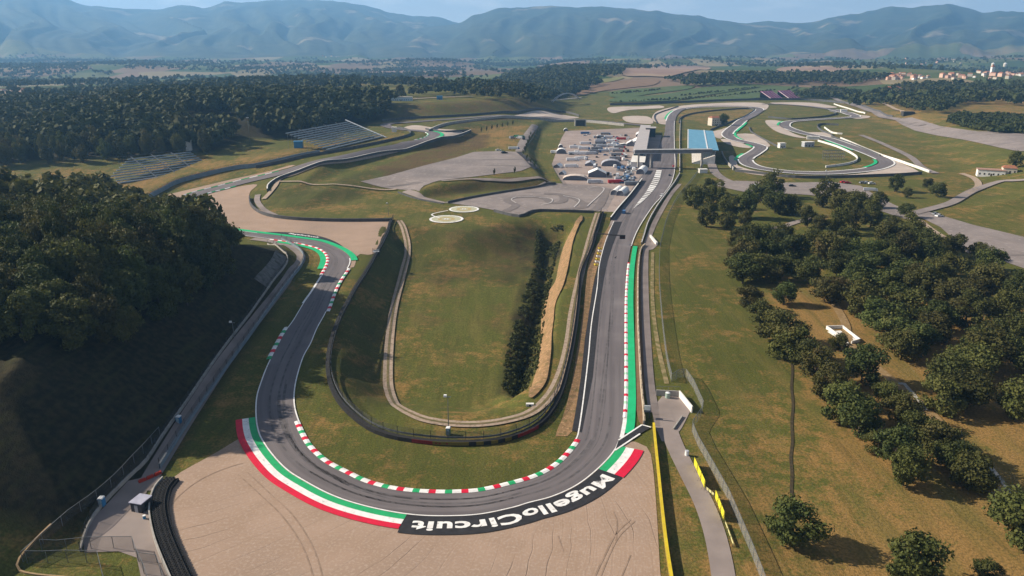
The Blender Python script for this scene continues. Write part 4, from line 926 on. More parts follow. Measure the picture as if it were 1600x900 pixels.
# barriers further back
far_w = M('far_barrier', (.07, .07, .075), (.10, .10, .10), .3, .8)
for px, h, m_, lab, cap in (
    ([(390,310),(391,320),(400,330),(420,338.5),(460,344),(520,346.5),(612,346)], 2.2, far_w, 'dark barrier behind the gravel trap of the upper bend', None),
    ([(418,300),(420,292),(436,281),(472,268),(540,252.5),(600,240),(660,227),(705,216),(736,206)], 2.6, far_w, 'dark wall running along the infield side of the far left track', white_w),
    ([(400,263),(455,251),(530,236.5),(600,222.5),(635,214),(642,208.5),(634,203.5),(622,201)], 2.6, far_w, 'dark wall in front of the two left grandstands', None),
    ([(665,203),(700,207),(732,205)], 2.2, far_w, 'dark wall round the gravel of the left hairpin', None),
    ([(597,190),(640,186),(690,183.5),(740,180.5),(800,176.5),(830,172),(880,176),(905,182)], 3, far_w, 'dark wall at the foot of the brown ridge', None),
    ([(670,206),(700,195),(760,187),(830,186),(900,190.5),(975,197)], 3, conc, 'pale concrete wall beyond the back track section', white_w),
    ([(700,318),(740,309.5),(790,301),(845,292),(868,288)], 1.8, far_w, 'dark wall along the foot of the brown bank by the kart lot', None),
    ([(772,331),(800,338),(815,339),(836,331),(880,331.5),(928,333)], 1.8, far_w, 'dark wall along the near edge of the kart lot', None),
    ([(622,301),(650,311),(692,319)], 1.0, far_w, 'low dark kerb wall beside the path to the helipads', None),
    ([(953,164.5),(1000,163.5),(1060,161),(1130,158),(1200,156.5),(1270,157.5),(1330,163),(1374,176),(1395,184)], 4, far_w, 'long dark wall behind the farthest gravel trap', None),
    ([(1026,193),(1022,183),(1030,177),(1060,167)][::-1], 2.0, far_w, 'dark wall beside the gravel at the end of the straight', None),
    ([(1061,193),(1062,187),(1072,181),(1100,175.5),(1150,171),(1172,170.5),(1178,173),(1165,182),(1140,192),(1110,204)], 2.2, far_w, 'dark wall round the inside of the far bend behind the blue roof', None),
    ([(1200,184),(1240,187),(1280,184),(1303,180),(1306,177),(1296,174)], 2.6, far_w, 'dark wall on the infield of the double bend', None),
    ([(1170,199),(1174,207),(1190,217),(1215,230)], 2.0, far_w, 'thin dark wall across the grass inside the right loop', None),
    ([(1310,196),(1283,195),(1277,199),(1285,206),(1298,211),(1303,216),(1345,232),(1375,245)], 2.4, far_w, 'dark wall winding beside the far right track', None),
    ([(1288,200),(1300,208),(1316,210)], 2.0, white_w, 'short white wall inside the far right loop', None),
    ([(1303,163),(1340,175),(1352,178)], 2.0, white_w, 'white tyre wall behind the farthest double bend', None),
    ([(1313,217),(1350,233),(1380,245),(1405,253),(1452,270)], 2.2, white_w, 'white tyre wall beside the right hairpin', None),
    ([(1278,221),(1310,231),(1334,243),(1339,251),(1325,257),(1290,262)], 2.0, white_w, 'white-topped wall curving inside the right loop', None),
    ([(1148,268),(1190,273),(1250,278.5),(1330,277.5),(1400,275),(1440,272)], 2.4, far_w, 'long dark wall along the near side of the right loop', None),
    ([(1128,240),(1133,252),(1146,266)], 2.6, conc, 'grey fence wall left of the right loop', None)):
    barrier(px, h, .7, m_, lab, cap=cap, step=6, bury=.8)
# blue banked wall with the red banner
bl = ln([(222,318,1),(245,304,1),(280,289,1),(330,273),(372,264),(400,261),(455,249),(500,240)], 4)
bw = empty('barrier', (0, 0, 0), 0, 'tall blue-grey screen wall with a red lettered banner below the left grandstand', 'barrier')
strip('wall', bl, -.5, 3.4, .4, blue_grey, bw)
posts('post', bl, 8, 5.2, .08, steel, bw); strip('mesh', bl, 3.4, 5.2, .03, wire, bw)
rb = M('banner_red', (.30, .018, .045), (.25, .015, .035), 1)
ban = strip('banner', even(off(sub(bl, (238,309.5,1), (336,272)), -.35 if off(bl, 1)[3][1] > bl[3][1] else .35), 3), 2.2, 3.6, .08, rb, bw)
sc_ = MB(); q = even(sub(bl, (240,308,1), (334,272.5)), 1.15); nn3 = normals(q); sgn = -1 if off(bl, 1)[3][1] > bl[3][1] else 1
for k, ((x, y), (nx, ny)) in enumerate(zip(q, nn3)):
    if k % 9 in (7, 8): continue
    Mx = Matrix.Translation((x+nx*sgn*.42, y+ny*sgn*.42, float(hz(x, y))+2.9)) @ Matrix.Rotation(math.atan2(ny, nx)-math.pi/2, 4, 'Z')
    sc_.box(-.32, -.03, -.4, -.12, .03, .4, 0, Mx).box(.1, -.03, -.4 if k % 2 else .05, .3, .03, .4, 0, Mx).box(-.12, -.03, .12, .1, .03, .3, 0, Mx)
sc_.obj('lettering', M('banner_letters', (.55, .30, .38)), ban)
# boundary fence on the right, tall grey mesh
def mesh_fence(px, h, gap, label, name='boundary_fence', wm=None, lean=0, r=.07, smooth=True):
    line = ln(px, 3) if smooth else spline_lin([W2(*p) for p in px], 3); root = empty(name, (0, 0, 0), 0, label, 'fence')
    posts('post', line, gap, h, r, steel, root); strip('mesh', line, .05, h-.05, .03, wm or wire_d, root, lean=lean)
    strip('top_rail', line, h-.05, h+.04, .08, steel, root); return root
mesh_fence([(1099,256),(1092,268),(1078,287),(1058,312),(1043,343),(1035,372),(1031,392),(1030,440),(1034,500),(1041,560),(1049,597)], 3, 4, 'grey chain-link fence between the straight and the sunlit meadow, its far stretch')
mesh_fence([(1049,597),(1060,590),(1071,589),(1083,606),(1098,640),(1097,648),(1083,668),(1081,674),(1090,696),(1112,735),(1137,780),(1152,815),(1172,862),(1190,908),(1222,1000)], 3, 3.2, 'grey chain-link fence zigzagging down beside the lower service road', smooth=False)
mesh_fence([(66,862),(140,858),(209,857),(214,872),(229,905),(240,940)], 3.2, 4.5, 'outer tall mesh fence of the enclosure in the bottom left corner', 'cage_fence', wire, smooth=False)
mesh_fence([(43,880),(100,879),(155,880),(160,900),(170,940)], 3.2, 4, 'inner mesh fence of the enclosure in the bottom left corner', 'cage_fence', wire, smooth=False)
mesh_fence([(216,876),(246,880),(256,910),(262,940)], 2.2, 4, 'small fence panel leaning by the paved yard at the bottom left', 'cage_fence', wire, smooth=False)
mesh_fence([(36,878),(80,838),(140,790),(200,735),(250,680)], 2.6, 5, 'fence climbing the dark hillside from the bottom left corner', 'boundary_fence', wire)
border = M('timber_edge', (.33, .23, .13), (.25, .17, .09), 1.5)
tag(strip('timber_edging', ln([(80,820),(50,850),(28,878),(32,893),(60,899),(120,905),(160,915)], 1.5), -.1, .35, .4, border), 'pale timber edging round the grass at the bottom left', 'edging')
# paddock fence, furrow and plank walls
mesh_fence([(840,193),(838,205),(830,222),(815,240),(828,251),(842,266)], 2.4, 8, 'dark fence along the bank above the paddock', 'boundary_fence', wire)
mesh_fence([(862,258),(868,271),(880,290)], 2.2, 8, 'fence at the foot of the green bank by the paddock tents', 'boundary_fence', wire)
# ================================================================ TYRE WALL bottom left
tw = empty('tyre_wall', (0, 0, 0), 0, 'thick black tyre wall curving along the left edge of the big gravel trap', 'tyre wall')
tl_ = ln([(256,752),(243,768),(236,790),(236,812),(243,845),(256,880),(270,912),(288,950),(310,1000)], .9)
def tyre_mesh(n=8):
    b = MB(); v = []
    for r, z in ((.42, .0), (.46, .12), (.42, .3), (.26, .3), (.24, .1)):
        v += [(math.cos(2*math.pi*k/n)*r, math.sin(2*math.pi*k/n)*r, z) for k in range(n)]
    f = [(a*n+k, a*n+(k+1) % n, (a+1)*n+(k+1) % n, (a+1)*n+k) for a in range(4) for k in range(n)]
    return v, f
tv, tf = tyre_mesh(); tm = MB()
for row in range(4):
    lr = even(off(tl_, -(.8+row*.95)), .93)
    hgt = 4 if row < 3 else 3
    for x, y in lr:
        z = float(hz(x, y)); dx, dy = R.uniform(-.05, .05), R.uniform(-.05, .05)
        tm.box(x-.36, y-.36, z, x+.36, y+.36, z+.3*(hgt-2))
        for q in range(hgt-2, hgt): tm.add([(x+a+dx, y+b+dy, z+c+.3*q) for a, b, c in tv], tf)
ty = tm.obj('tyres', rubber, tw); ty['kind'] = 'stuff'
for row in (1, 2, 3):
    strip('belt', off(tl_, -(.32+row*.95)), .5, 1.24, .12, rubber, tw)
strip('wall', off(tl_, .15), -.3, 1.5, .35, conc, tw)
# ================================================================ SMALL THINGS NEAR BY
def at(px, py, name, label, cat, rz=0, group=None, up=0.0): return empty(name, W(px, py, up), rz, label, cat, group)
white_m = M('white_metal', (.75, .75, .74), (.68, .68, .67), 1, .4)
grey_m = M('grey_sheet', (.38, .39, .42), (.32, .33, .36), .8, .5)
glass = M('dark_glass', (.012, .016, .022), None, 1, .08)
hut = at(222, 795, 'hut', 'grey flat-roofed hut beside the black tyre wall', 'hut', -.25)
MB().box(-1.5, -1.7, 0, 1.5, 1.7, 2.6).obj('wall', M('dark_wall', (.06, .062, .07), (.045, .045, .05), .8), hut)
rf = MB().box(-1.75, -1.95, 2.603, 1.75, 1.95, 2.78).obj('roof', M('lilac_roof', (.38, .38, .46), (.32, .32, .40), .8), hut)
dr_ = MB().box(-.45, -1.76, 0, .45, -1.703, 2.05).obj('door', grey_m, hut); MB().bar((.3, -1.8, 1), (.3, -1.8, 1.15), .03).obj('handle', steel, dr_)
MB().box(1.503, -.6, 1.1, 1.55, .6, 2.0).obj('window', glass, hut)
bl_ = at(226, 811, 'barrel', 'small blue barrel at the foot of the tyre wall', 'barrel')
blu = M('blue_plastic', (.05, .22, .42), (.04, .18, .36), 2, .4)
MB().bar((0, 0, 0), (0, 0, .95), .34, 0, 12).obj('body', blu, bl_); MB().bar((0, 0, .95), (0, 0, 1.02), .36, 0, 12).obj('lid', white_m, bl_)
rbr = at(235, 748, 'road_barrier', 'red water-filled barrier closing the left service road', 'barrier', .9)
redp = M('red_plastic', (.40, .03, .015), (.33, .03, .015), 1, .5)
for k in range(3): MB().prism([(-1.0+k*2.05-2.05, 0), (.98+k*2.05-2.05, 0), (.8+k*2.05-2.05, .95), (-.82+k*2.05-2.05, .95)], -.3, .3).obj('segment', redp, rbr)
def toilet(px, py, m_, label):
    t = at(px, py, 'portable_toilet', label, 'toilet', R.uniform(-.3, .3)); MB().box(-.6, -.6, 0, .6, .6, 2.1).obj('cabin', m_, t)
    MB().prism([(-.66, 2.103), (.66, 2.103), (.5, 2.35), (-.5, 2.35)], -.66, .66).obj('roof', white_m, t); d = MB().box(-.42, -.66, .1, .42, -.603, 1.95).obj('door', M('toilet_door', (.3,.4,.45)), t)
    MB().box(.25, -.7, .95, .36, -.662, 1.1).obj('handle', dark_metal, d); return t
toilet(280, 661, blu, 'bright blue portable toilet beside the shaded left service road')
toilet(160, 790, blu, 'blue and white portable toilet on the dark slope above the paved yard')
toilet(700.5, 679, M('green_plastic', (.05,.15,.11)), 'green portable toilet with white roof behind the infield barrier')
def mast(px, py, h, label, heads=2):
    t = at(px, py, 'light_mast', label, 'light mast'); MB().bar((0, 0, -.3), (0, 0, h), .16, 0, 7, .08).obj('pole', steel, t)
    c = MB().box(-.9, -.1, h, .9, .1, h+.16).obj('crossbar', steel, t)
    for k in range(heads):
        x = -.7+1.4*k/(max(heads-1, 1)); MB().box(x-.42, -.35, h+.17, x+.42, .35, h+.75).obj('lamp_head', white_m, t)
    return t
mast(701, 672, 10.5, 'slim light mast with white head standing in the grass infield', 1)
mast(391, 226, 26, 'tall floodlight mast between the two left grandstands', 3)
mast(653, 157, 22, 'light mast at the edge of the ridge road')
mast(1405, 148, 34, 'tall lattice-like mast rising from the wood in front of the town', 1)
mast(1399, 148, 30, 'second slightly shorter mast in the wood in front of the town', 1)
mast(607, 337, 8, 'short lamp post by the corner of the upper gravel trap', 1)
mast(1297, 160, 18, 'lamp post near the purple stands', 1)
mast(366, 528, 6, 'thin lamp post on the dark slope above the left service road', 1)
mast(1290, 284, 9, 'lamp post beside the parking area below the right loop', 1)
rk = at(828, 634, 'culvert_head', 'white concrete drain head in the grass below the undergrowth', 'drain'); MB().box(-1.2, -.5, -.3, 1.2, .5, .8).obj('head_wall', white_w, rk); MB().bar((0, -.56, .35), (0, -.505, .35), .3, 0, 12).obj('pipe', rubber, rk)
bin_ = at(1073, 712, 'water_tank', 'white cylindrical tank at the upper end of the yellow banners', 'tank'); MB().bar((0, 0, 0), (0, 0, 1.5), .55, 0, 14).obj('body', white_m, bin_); MB().bar((0, 0, 1.5), (0, 0, 1.6), .6, 0, 14, .4).obj('lid', grey_m, bin_)
# yellow banners beside the lower service road
ybm = M('yellow_banner', (.62, .56, .03), (.54, .48, .03), .7, .6); blk = M('black_print', (.02, .02, .02))
def banner(px0, px1, label, marks, h=2.1, mat=None):
    a = W(*px0); b = W(*px1); d = (b-a); Ln = Vector((d.x, d.y)).length; t = empty('banner', a, math.atan2(d.y, d.x), label, 'banner')
    MB().box(0, -.03, .35, Ln, .03, .35+h).obj('panel', mat or ybm, t)
    for k in range(4):
        x = .08+(Ln-.16)*k/3; MB().bar((x, .12, -.2), (x, .12, .5+h), .05).obj('post', dark_metal, t); MB().bar((x, 1.0, -.1), (x, .14, h*.8), .03).obj('brace', dark_metal, t)
    mk = MB()
    for x0, x1, z0, z1 in marks: mk.box(Ln*x0, -.06, .35+h*z0, Ln*x1, -.032, .35+h*z1)
    if marks: mk.obj('printing', blk, t)
    return t
mks = [(.27,.31,.25,.75),(.31,.40,.62,.75),(.46,.49,.3,.55),(.55,.58,.25,.6),(.62,.66,.3,.75),(.7,.73,.25,.6),(.15,.18,.3,.5)]
banner((1101,765), (1084,727), 'upper yellow banner with black printing beside the lower service road', mks)
banner((1131,815), (1117,779), 'lower yellow banner with black printing beside the lower service road', mks[::-1])
lowm = M('pale_yellow_board', (.55, .52, .25), (.45, .42, .2), 1)
banner((1116,777), (1103,766), 'low pale board filling the gap between the two yellow banners', [], .7, lowm)
banner((1146,855), (1133,819), 'low bare rail below the lower yellow banner', [], .5, lowm)
# sign panel, retaining wall, bin, gantry
sg = at(1010.5, 655, 'signboard', 'white light panel raised on a dark frame beside the wall of the straight', 'sign', -.15)
MB().box(-.9, -.12, 3.0, .9, .12, 4.5).obj('panel', white_m, sg)
for x in (-.7, .7): MB().bar((x, .2, -.2), (x, .2, 4.3), .08).obj('post', dark_metal, sg)
MB().box(-1, -.2, 2.3, 1, 1.2, 2.42).obj('platform', dark_metal, sg); MB().bar((-.9, 1.1, 0), (-.9, 1.1, 3.3), .05).bar((.9, 1.1, 0), (.9, 1.1, 3.3), .05).bar((-.9, 1.1, 3.3), (.9, 1.1, 3.3), .04).obj('railing', dark_metal, sg)
rw_ = empty('retaining_wall', (0, 0, 0), 0, 'white concrete retaining walls round the small turning area below the zigzag fence', 'wall')
strip('wing_wall', spline_lin([W2(1061,620), W2(1081,645)], 1.5), -.3, 2.2, .4, white_w, rw_); strip('back_wall', spline_lin([W2(1025,618), W2(1061,620)], 1.5), -.3, 2.0, .4, conc, rw_); strip('low_wall', spline_lin([W2(1066,652), W2(1052,672)], 1.5), -.3, .7, .35, conc, rw_)
posts('post', spline_lin([W2(1025,617), W2(1062,618)], 1), 1.6, 3.1, .05, steel, rw_); strip('rail', spline_lin([W2(1025,617), W2(1062,618)], 1), 3.0, 3.1, .06, steel, rw_)
gt = at(1043, 622, 'storage_tank', 'pale green upright tank against the white retaining wall', 'tank'); MB().bar((0, 0, 0), (0, 0, 1.9), .75, 0, 14).obj('body', M('pale_green_tank', (.28,.36,.31)), gt); MB().bar((0, 0, 1.9), (0, 0, 2.1), .75, 0, 14, .3).obj('lid', white_m, gt)
st_ = empty('concrete_step', (0, 0, 0), 0, 'white sloping concrete block where the right wall of the straight is interrupted', 'wall'); strip('block', spline_lin([W2(1016,371), W2(1026,383)], 1), -.2, 1.6, 1.0, white_w, st_)
ga = at(931, 379, 'start_gantry', 'dark cantilever arm with a light box reaching over the straight', 'gantry')
p_ = W(972, 383); dx = p_.x-ga.location.x; dy = p_.y-ga.location.y
MB().bar((0, 0, -.2), (0, 0, 6.2), .3, 0, 8).obj('post', dark_metal, ga); MB().bar((0, 0, 5.6), (dx, dy, 5.6), .22).bar((0, 0, 5.0), (dx, dy, 5.2), .15).obj('arm', dark_metal, ga)
lb = MB().box(dx-1.5, dy-.5, 3.6, dx+1.5, dy+.5, 5.8).obj('light_box', rubber, ga)
for i in range(5): MB().bar((dx-1.2+.6*i, dy-.56, 4.7), (dx-1.2+.6*i, dy-.505, 4.7), .22, 0, 10).obj('lamp', M('lamp_lens', (.12,.02,.02)) if i == 0 else bpy.data.materials['lamp_lens'], lb)
cb = at(961.5, 404, 'camera_stand', 'small black camera stand left on the straight', 'camera stand'); MB().box(-.5, -.4, 0, .5, .4, .5).obj('base', rubber, cb); MB().bar((0, 0, .5), (.5, -.3, 1.5), .12).obj('head', rubber, cb)
yb = empty('board_row', (0, 0, 0), 0, 'row of yellow and white boards with dark lettering by the dark strip of the straight', 'boards')
bln = spline_lin([W2(936.5,416), W2(943.5,386)], 1.0); s_ = arcl(bln)[-1]
for k in range(7):
    a2 = bln[int((len(bln)-1)*k/7)]; b2 = bln[int((len(bln)-1)*(k+.72)/7)]; c2_ = (a2+b2)/2
    bo = MB().box(-1.1, -1.2, .05, 1.1, 1.2, .5).obj('board', yellow_w if k % 2 == 0 else white_w, yb); bo.location = (c2_[0]-1.6, c2_[1], float(hz(*c2_))); bo.rotation_euler = (0, .25, .1)
    MB().box(-.55, -.8, .51, .5, -.45, .55).box(-.55, -.8, .51, -.25, .7, .55).box(-.25, .1, .51, .5, .4, .55).obj('letter', blk, bo)
mp_ = at(588, 400, 'marshal_post', 'dark scaffold marshal post with a white board beside the catch fence', 'marshal post', .4)
fr_ = MB()
for x in (-1.6, 1.6):
    for y in (-1.2, 1.2): fr_.bar((x, y, -.3), (x, y, 4), .09)
for z in (1.2, 2.4, 4): fr_.bar((-1.6, -1.2, z), (1.6, -1.2, z), .06).bar((-1.6, 1.2, z), (1.6, 1.2, z), .06).bar((-1.6, -1.2, z), (-1.6, 1.2, z), .06).bar((1.6, -1.2, z), (1.6, 1.2, z), .06)
fr_.obj('frame', dark_metal, mp_); MB().box(-1.6, -1.2, 2.42, 1.6, 1.2, 2.5).obj('platform', grey_m, mp_); MB().box(-1.7, -1.35, 2.9, 1.4, -1.28, 3.8).obj('board', white_m, mp_)
# foundation walls in the park, furrow in the field
fo = empty('ruined_building', (0, 0, 0), 0, 'roofless white walled foundation on bare soil among the park trees', 'ruin')
for pts in ([(1291,514),(1316,513),(1343,534),(1330,538)], [(1296,517),(1310,527),(1325,541)], [(1291,514),(1296,517)]): strip('wall', spline_lin([W2(*p) for p in pts], 1.5), -.3, 1.3, .35, white_w, fo)
tag(strip('slab', spline_lin([W2(1303,518), W2(1330,534)], 2), -.2, .25, 5.5, white_w), 'pale floor slab inside the roofless foundation in the park', 'slab')
for n_, (px, lab) in enumerate((([(1404,601),(1412,600),(1440,632),(1446,642)], 'narrow concrete channel between the middle park trees'), ([(1548,732),(1572,762),(1584,776)], 'pair of pale concrete edges of the lane at the bottom right'))):
    tag(strip('concrete_channel', spline_lin([W2(*p) for p in px], 1.5), -.2, .35, 1.2, conc), lab, 'channel')
# ================================================================ BUILDINGS
roof_t = M('terracotta', (.30, .13, .075), (.24, .10, .06), .6, .9); wall_p = M('plaster', (.58, .52, .43), (.5, .44, .36), .5, .9); wall_w = M('white_plaster', (.74, .72, .68), (.66, .64, .6), .5, .9)
shut = M('shutter_dark', (.05, .045, .04))
grey_roof = M('grey_roof', (.42, .39, .38), (.36, .33, .33), .2, .7); blue_roof = M('blue_roof', (.14, .33, .46), (.11, .28, .41), .15, .5)
def frame(px0, px1):
    """corner, length and heading of a building whose base line runs between two photo points"""
    a = W(*px0); b = W(*px1); d = b-a; return a, Vector((d.x, d.y)).length, math.atan2(d.y, d.x)
# left grandstands: stepped rows of seats rising away from the track
seat_m = M('seat_row', (.25, .30, .34), (.19, .23, .27), .4, .5, metal=.2); aisle_m = M('aisle', (.12, .13, .14))
def stand(px0, px1, rows, depth, rise, label, roofed=False, broken=False, base=1.2):
    a, Ln, h = frame(px0, px1); t = empty('grandstand', a, h, label, 'grandstand')
    st = depth/rows; rz_ = rise/rows
    for k in range(rows):
        x0 = 0 if not broken else Ln*max(R.uniform(0, .08), .38*(k-2)/rows*1.35); z = base+k*rz_
        b = MB().box(x0, k*st, z-.25, Ln, k*st+st*.5, z).box(x0, k*st+st*.2, z+.003, Ln, k*st+st*.4, z+.5).obj('seat_row', seat_m, t)
    n = int(Ln/6)
    fr = MB()
    for i in range(n+1):
        x = Ln*i/n
        for j in (0, rows//2, rows-1):
            if broken and x < Ln*.38*max(0, j-4)/rows*1.35: continue
            fr.bar((x, j*st+.2, -2), (x, j*st+.2, base+j*rz_-.26), .12)
        if not (broken and x < Ln*.5): fr.bar((x, .2, -.2), (x, depth*.96, base+rise-1.0), .1)
    fr.obj('frame', steel, t)
    for i in range(1, 5):
        x = Ln*i/5
        if broken and i < 2: continue
        MB().prism([(x-.6, 0), (x+.6, 0), (x+.6, .1), (x-.6, .1)], 0, .1).obj('aisle_step', aisle_m, t).location = (0, .2, base+.45)
        v = [(x-.6, 0, base+.46), (x+.6, 0, base+.46), (x+.6, depth*.97, base+rise+.3), (x-.6, depth*.97, base+rise+.3)]
        MB().add(v+[(p[0], p[1], p[2]+.12) for p in v], [(0,1,2,3),(7,6,5,4),(0,4,5,1),(1,5,6,2),(2,6,7,3),(3,7,4,0)]).obj('aisle', aisle_m, t)
    MB().bar((0, -.1, base+1), (Ln, -.1, base+1), .1).bar((0, -.1, base+.5), (Ln, -.1, base+.5), .07).obj('front_rail', white_m, t)
    if not broken:
        v = [(Ln+.1, -2, base-1.5), (Ln+2.2, -2, base-1.5), (Ln+2.2, depth, base+rise+.8), (Ln+.1, depth, base+rise+.8)]
        MB().add(v+[(p[0], p[1], p[2]+.5) for p in v], [(0,1,2,3),(7,6,5,4),(0,4,5,1),(1,5,6,2),(2,6,7,3),(3,7,4,0)]).obj('stair', white_m, t)
    else: MB().bar((0, depth*.98, base+rise+1.2), (Ln*.0+Ln, depth*.98, base+rise+1.2), .08).obj('back_rail', steel, t)
    return t
stand((178,290), (336,254), 10, 40, 14, 'open temporary grandstand of grey seat rows with its left end half dismantled', broken=True)
stand((512,236), (600,215), 11, 46, 15, 'open grandstand of blue-grey seat rows with a white stair at its right end')
# pit building along the paddock side of the straight
def along(px0, px1): return frame(px0, px1)
a, Ln, h = frame((1004,262), (1014,207)); pb = empty('pit_building', a, h, 'long pit garage building with pale grey roof and dark glass front', 'building')
MB().box(0, 0, 0, Ln, 11, 4.8).obj('wall', wall_w, pb); MB().box(Ln*.15, .6, 4.803, Ln, 10.4, 9).obj('upper_storey', M('blue_glass_wall', (.03,.06,.08), (.045,.08,.1), .3, .15), pb)
MB().box(Ln*.13, -1.8, 9.003, Ln+1, 11.2, 9.5).obj('roof', grey_roof, pb); MB().box(-.5, -1.8, 4.803, Ln*.13-.003, 11.2, 5.1).obj('terrace', white_w, pb)
for k in range(26): MB().box(4+k*Ln/27, -.06, 0, 4+k*Ln/27+Ln/27*.75, -.003, 3.6).obj('garage_door', shut, pb)
for k in range(12): MB().bar((Ln*.16+k*Ln*.075, -1.4, 0), (Ln*.16+k*Ln*.075, -1.4, 9), .2).obj('column', white_m, pb)
a, Ln2, h2 = frame((1022,262), (1032,212)); 
pl = empty('control_tower', W(1016, 214), h, 'dark glass control tower at the far end of the pit building', 'tower'); MB().box(-6, -6, 0, 10, 6, 11).obj('wall', M('tower_glass', (.02,.035,.045), (.03,.05,.06), .4, .15), pl); MB().box(-6.5, -6.5, 11.003, 10.5, 6.5, 11.6).obj('roof', grey_roof, pl)
# footbridge
A = W(990, 263); B = W(1110, 262); bd = B-A; fb_ = empty('footbridge', A, math.atan2(bd.y, bd.x), 'long grey enclosed footbridge crossing the straight to the blue-roofed stand', 'bridge'); LB = Vector((bd.x, bd.y)).length; zt = 13.5
MB().box(0, -2.4, zt, LB, 2.4, zt+.5).obj('deck', grey_m, fb_); MB().box(0, -2.3, zt+3.2, LB, 2.3, zt+3.7).obj('roof', M('bridge_roof', (.46,.45,.44), (.38,.37,.36), .3), fb_)
MB().box(0, -2.2, zt+.5, LB, 2.2, zt+3.2).obj('glazing', M('bridge_glazing', (.20,.20,.21), (.14,.14,.15), .4, .3), fb_)
for k in range(24): MB().box(k*LB/24-.1, -2.45, zt+.5, k*LB/24+.1, -2.2, zt+3.2).obj('mullion', steel, fb_)
for x in (4, LB*.22, LB*.545, LB*.88): MB().box(x-.7, -1.2, -1, x+.7, 1.2, zt).obj('pier', conc, fb_)
# main grandstand with the blue roof
a, Ln, h = frame((1081,256), (1080,221)); mg = empty('grandstand', a, h, 'large grandstand under a blue metal roof on the right of the straight', 'grandstand')
dp = -21
for k in range(14): MB().box(0, dp*k/14-.0, 1+k*.55-.4, Ln, dp*(k+.95)/14, 1+k*.55).obj('seat_row', M('white_seat', (.66,.62,.58), (.56,.52,.49), .4) if k == 0 else bpy.data.materials['white_seat'], mg)
MB().add([(0,0,0),(0,dp,0),(0,dp,8.4),(0,0,1),(.5,0,0),(.5,dp,0),(.5,dp,8.4),(.5,0,1)], [(0,1,2,3),(7,6,5,4),(3,2,6,7),(1,5,6,2),(0,4,5,1),(0,3,7,4)]).obj('end_wall', white_w, mg)
MB().box(.6, dp+.5, 0, Ln, dp-.5, 11.8).obj('back_wall', M('stand_back', (.07,.08,.09)), mg)
z1, z2 = 13.5, 12.3
for k in range(16):
    x0, x1 = 6+(Ln-6)*k/16, 6+(Ln-6)*(k+1)/16-.25
    v = [(x0, 4, z1), (x1, 4, z1), (x1, dp-3, z2), (x0, dp-3, z2)]
    MB().add(v+[(p[0], p[1], p[2]+.45) for p in v], [(0,1,2,3),(7,6,5,4),(0,4,5,1),(1,5,6,2),(2,6,7,3),(3,7,4,0)]).obj('roof_panel', blue_roof, mg)
v = [(5.6, 5, z1+.1), (Ln+.5, 5, z1+.1), (Ln+.5, 3.9, z1+.1), (5.6, 3.9, z1+.1)]
MB().box(5.6, 4.2, z1-.4, Ln+.3, 5, z1+.6).obj('roof_edge', white_m, mg)
MB().add([(6, dp*.62, z1-.05), (Ln, dp*.62, z1-.05), (Ln, dp*.68, z1-.1), (6, dp*.68, z1-.1), (6, dp*.62, z1+.1), (Ln, dp*.62, z1+.1), (Ln, dp*.68, z1+.05), (6, dp*.68, z1+.05)], [(0,1,2,3),(7,6,5,4),(0,4,5,1),(2,6,7,3)]).obj('roof_light', white_m, mg)
for k in range(8): MB().bar((8+k*(Ln-10)/7, dp+1, 0), (8+k*(Ln-10)/7, dp+1, z2), .35).bar((8+k*(Ln-10)/7, dp*.55, 5.5), (8+k*(Ln-10)/7, dp*.3, z1-.1), .25).obj('column', steel, mg)
# purple stands far away
for px, lab in (((1206,155,1223,154), 'left of the two far purple grandstands at the forest edge'), ((1233,154,1251,153), 'right of the two far purple grandstands at the forest edge')):
    a, Ln, h = frame(px[:2], px[2:]); t = empty('grandstand', a, h, lab, 'grandstand')
    pm = M('purple_seats', (.42,.09,.25), (.5,.2,.34), .15, .6, stretch=(.4, .02, .02))
    for k in range(10): MB().box(0, k*3.2, k*1.5, Ln, k*3.2+3, k*1.5+1.2).obj('seat_row', pm, t)
    for k in range(5): MB().box(Ln*k/4-.5, 0, 0, Ln*k/4+.5, 31.6, .6).obj('aisle', white_w, t).rotation_euler = (math.atan2(15, 32), 0, 0)
    MB().box(0, 32.3, -2, Ln, 33, 15).obj('back_wall', dark_metal, t)
# white arch over the far road
A = W(862, 160); B = W(906, 162); d = B-A; LB = Vector((d.x, d.y)).length; ar = empty('arch_bridge', A, math.atan2(d.y, d.x), 'pale arched footbridge spanning the far access road', 'bridge')
for y in (-2, 2):
    b = MB(); pr = None
    for k in range(17):
        t = k/16; p = (LB*t, y, 15*4*t*(1-t)*.95)
        if pr: b.bar(pr, p, .75)
        pr = p
    b.obj('arch', grey_m, ar)
MB().box(-4, -2.6, 3.2, LB+4, 2.6, 4.0).obj('deck', grey_roof, ar)
for k in range(1, 10):
    t = k/10; MB().bar((LB*t, 0, 4), (LB*t, 0, 15*4*t*(1-t)*.94), .15).obj('hanger', steel, ar)
bw2 = empty('underpass', W(907, 197), .1, 'dark underpass opening in the pale wall behind the paddock', 'underpass'); MB().box(-8, 0, 0, -6.5, 3, 8).box(6.5, 0, 0, 8, 3, 8).box(-8, 0, 8.003, 8, 3, 9.5).obj('portal', conc, bw2); MB().box(-6.5, 1.5, 0, 6.5, 2.5, 8).obj('opening', shut, bw2)
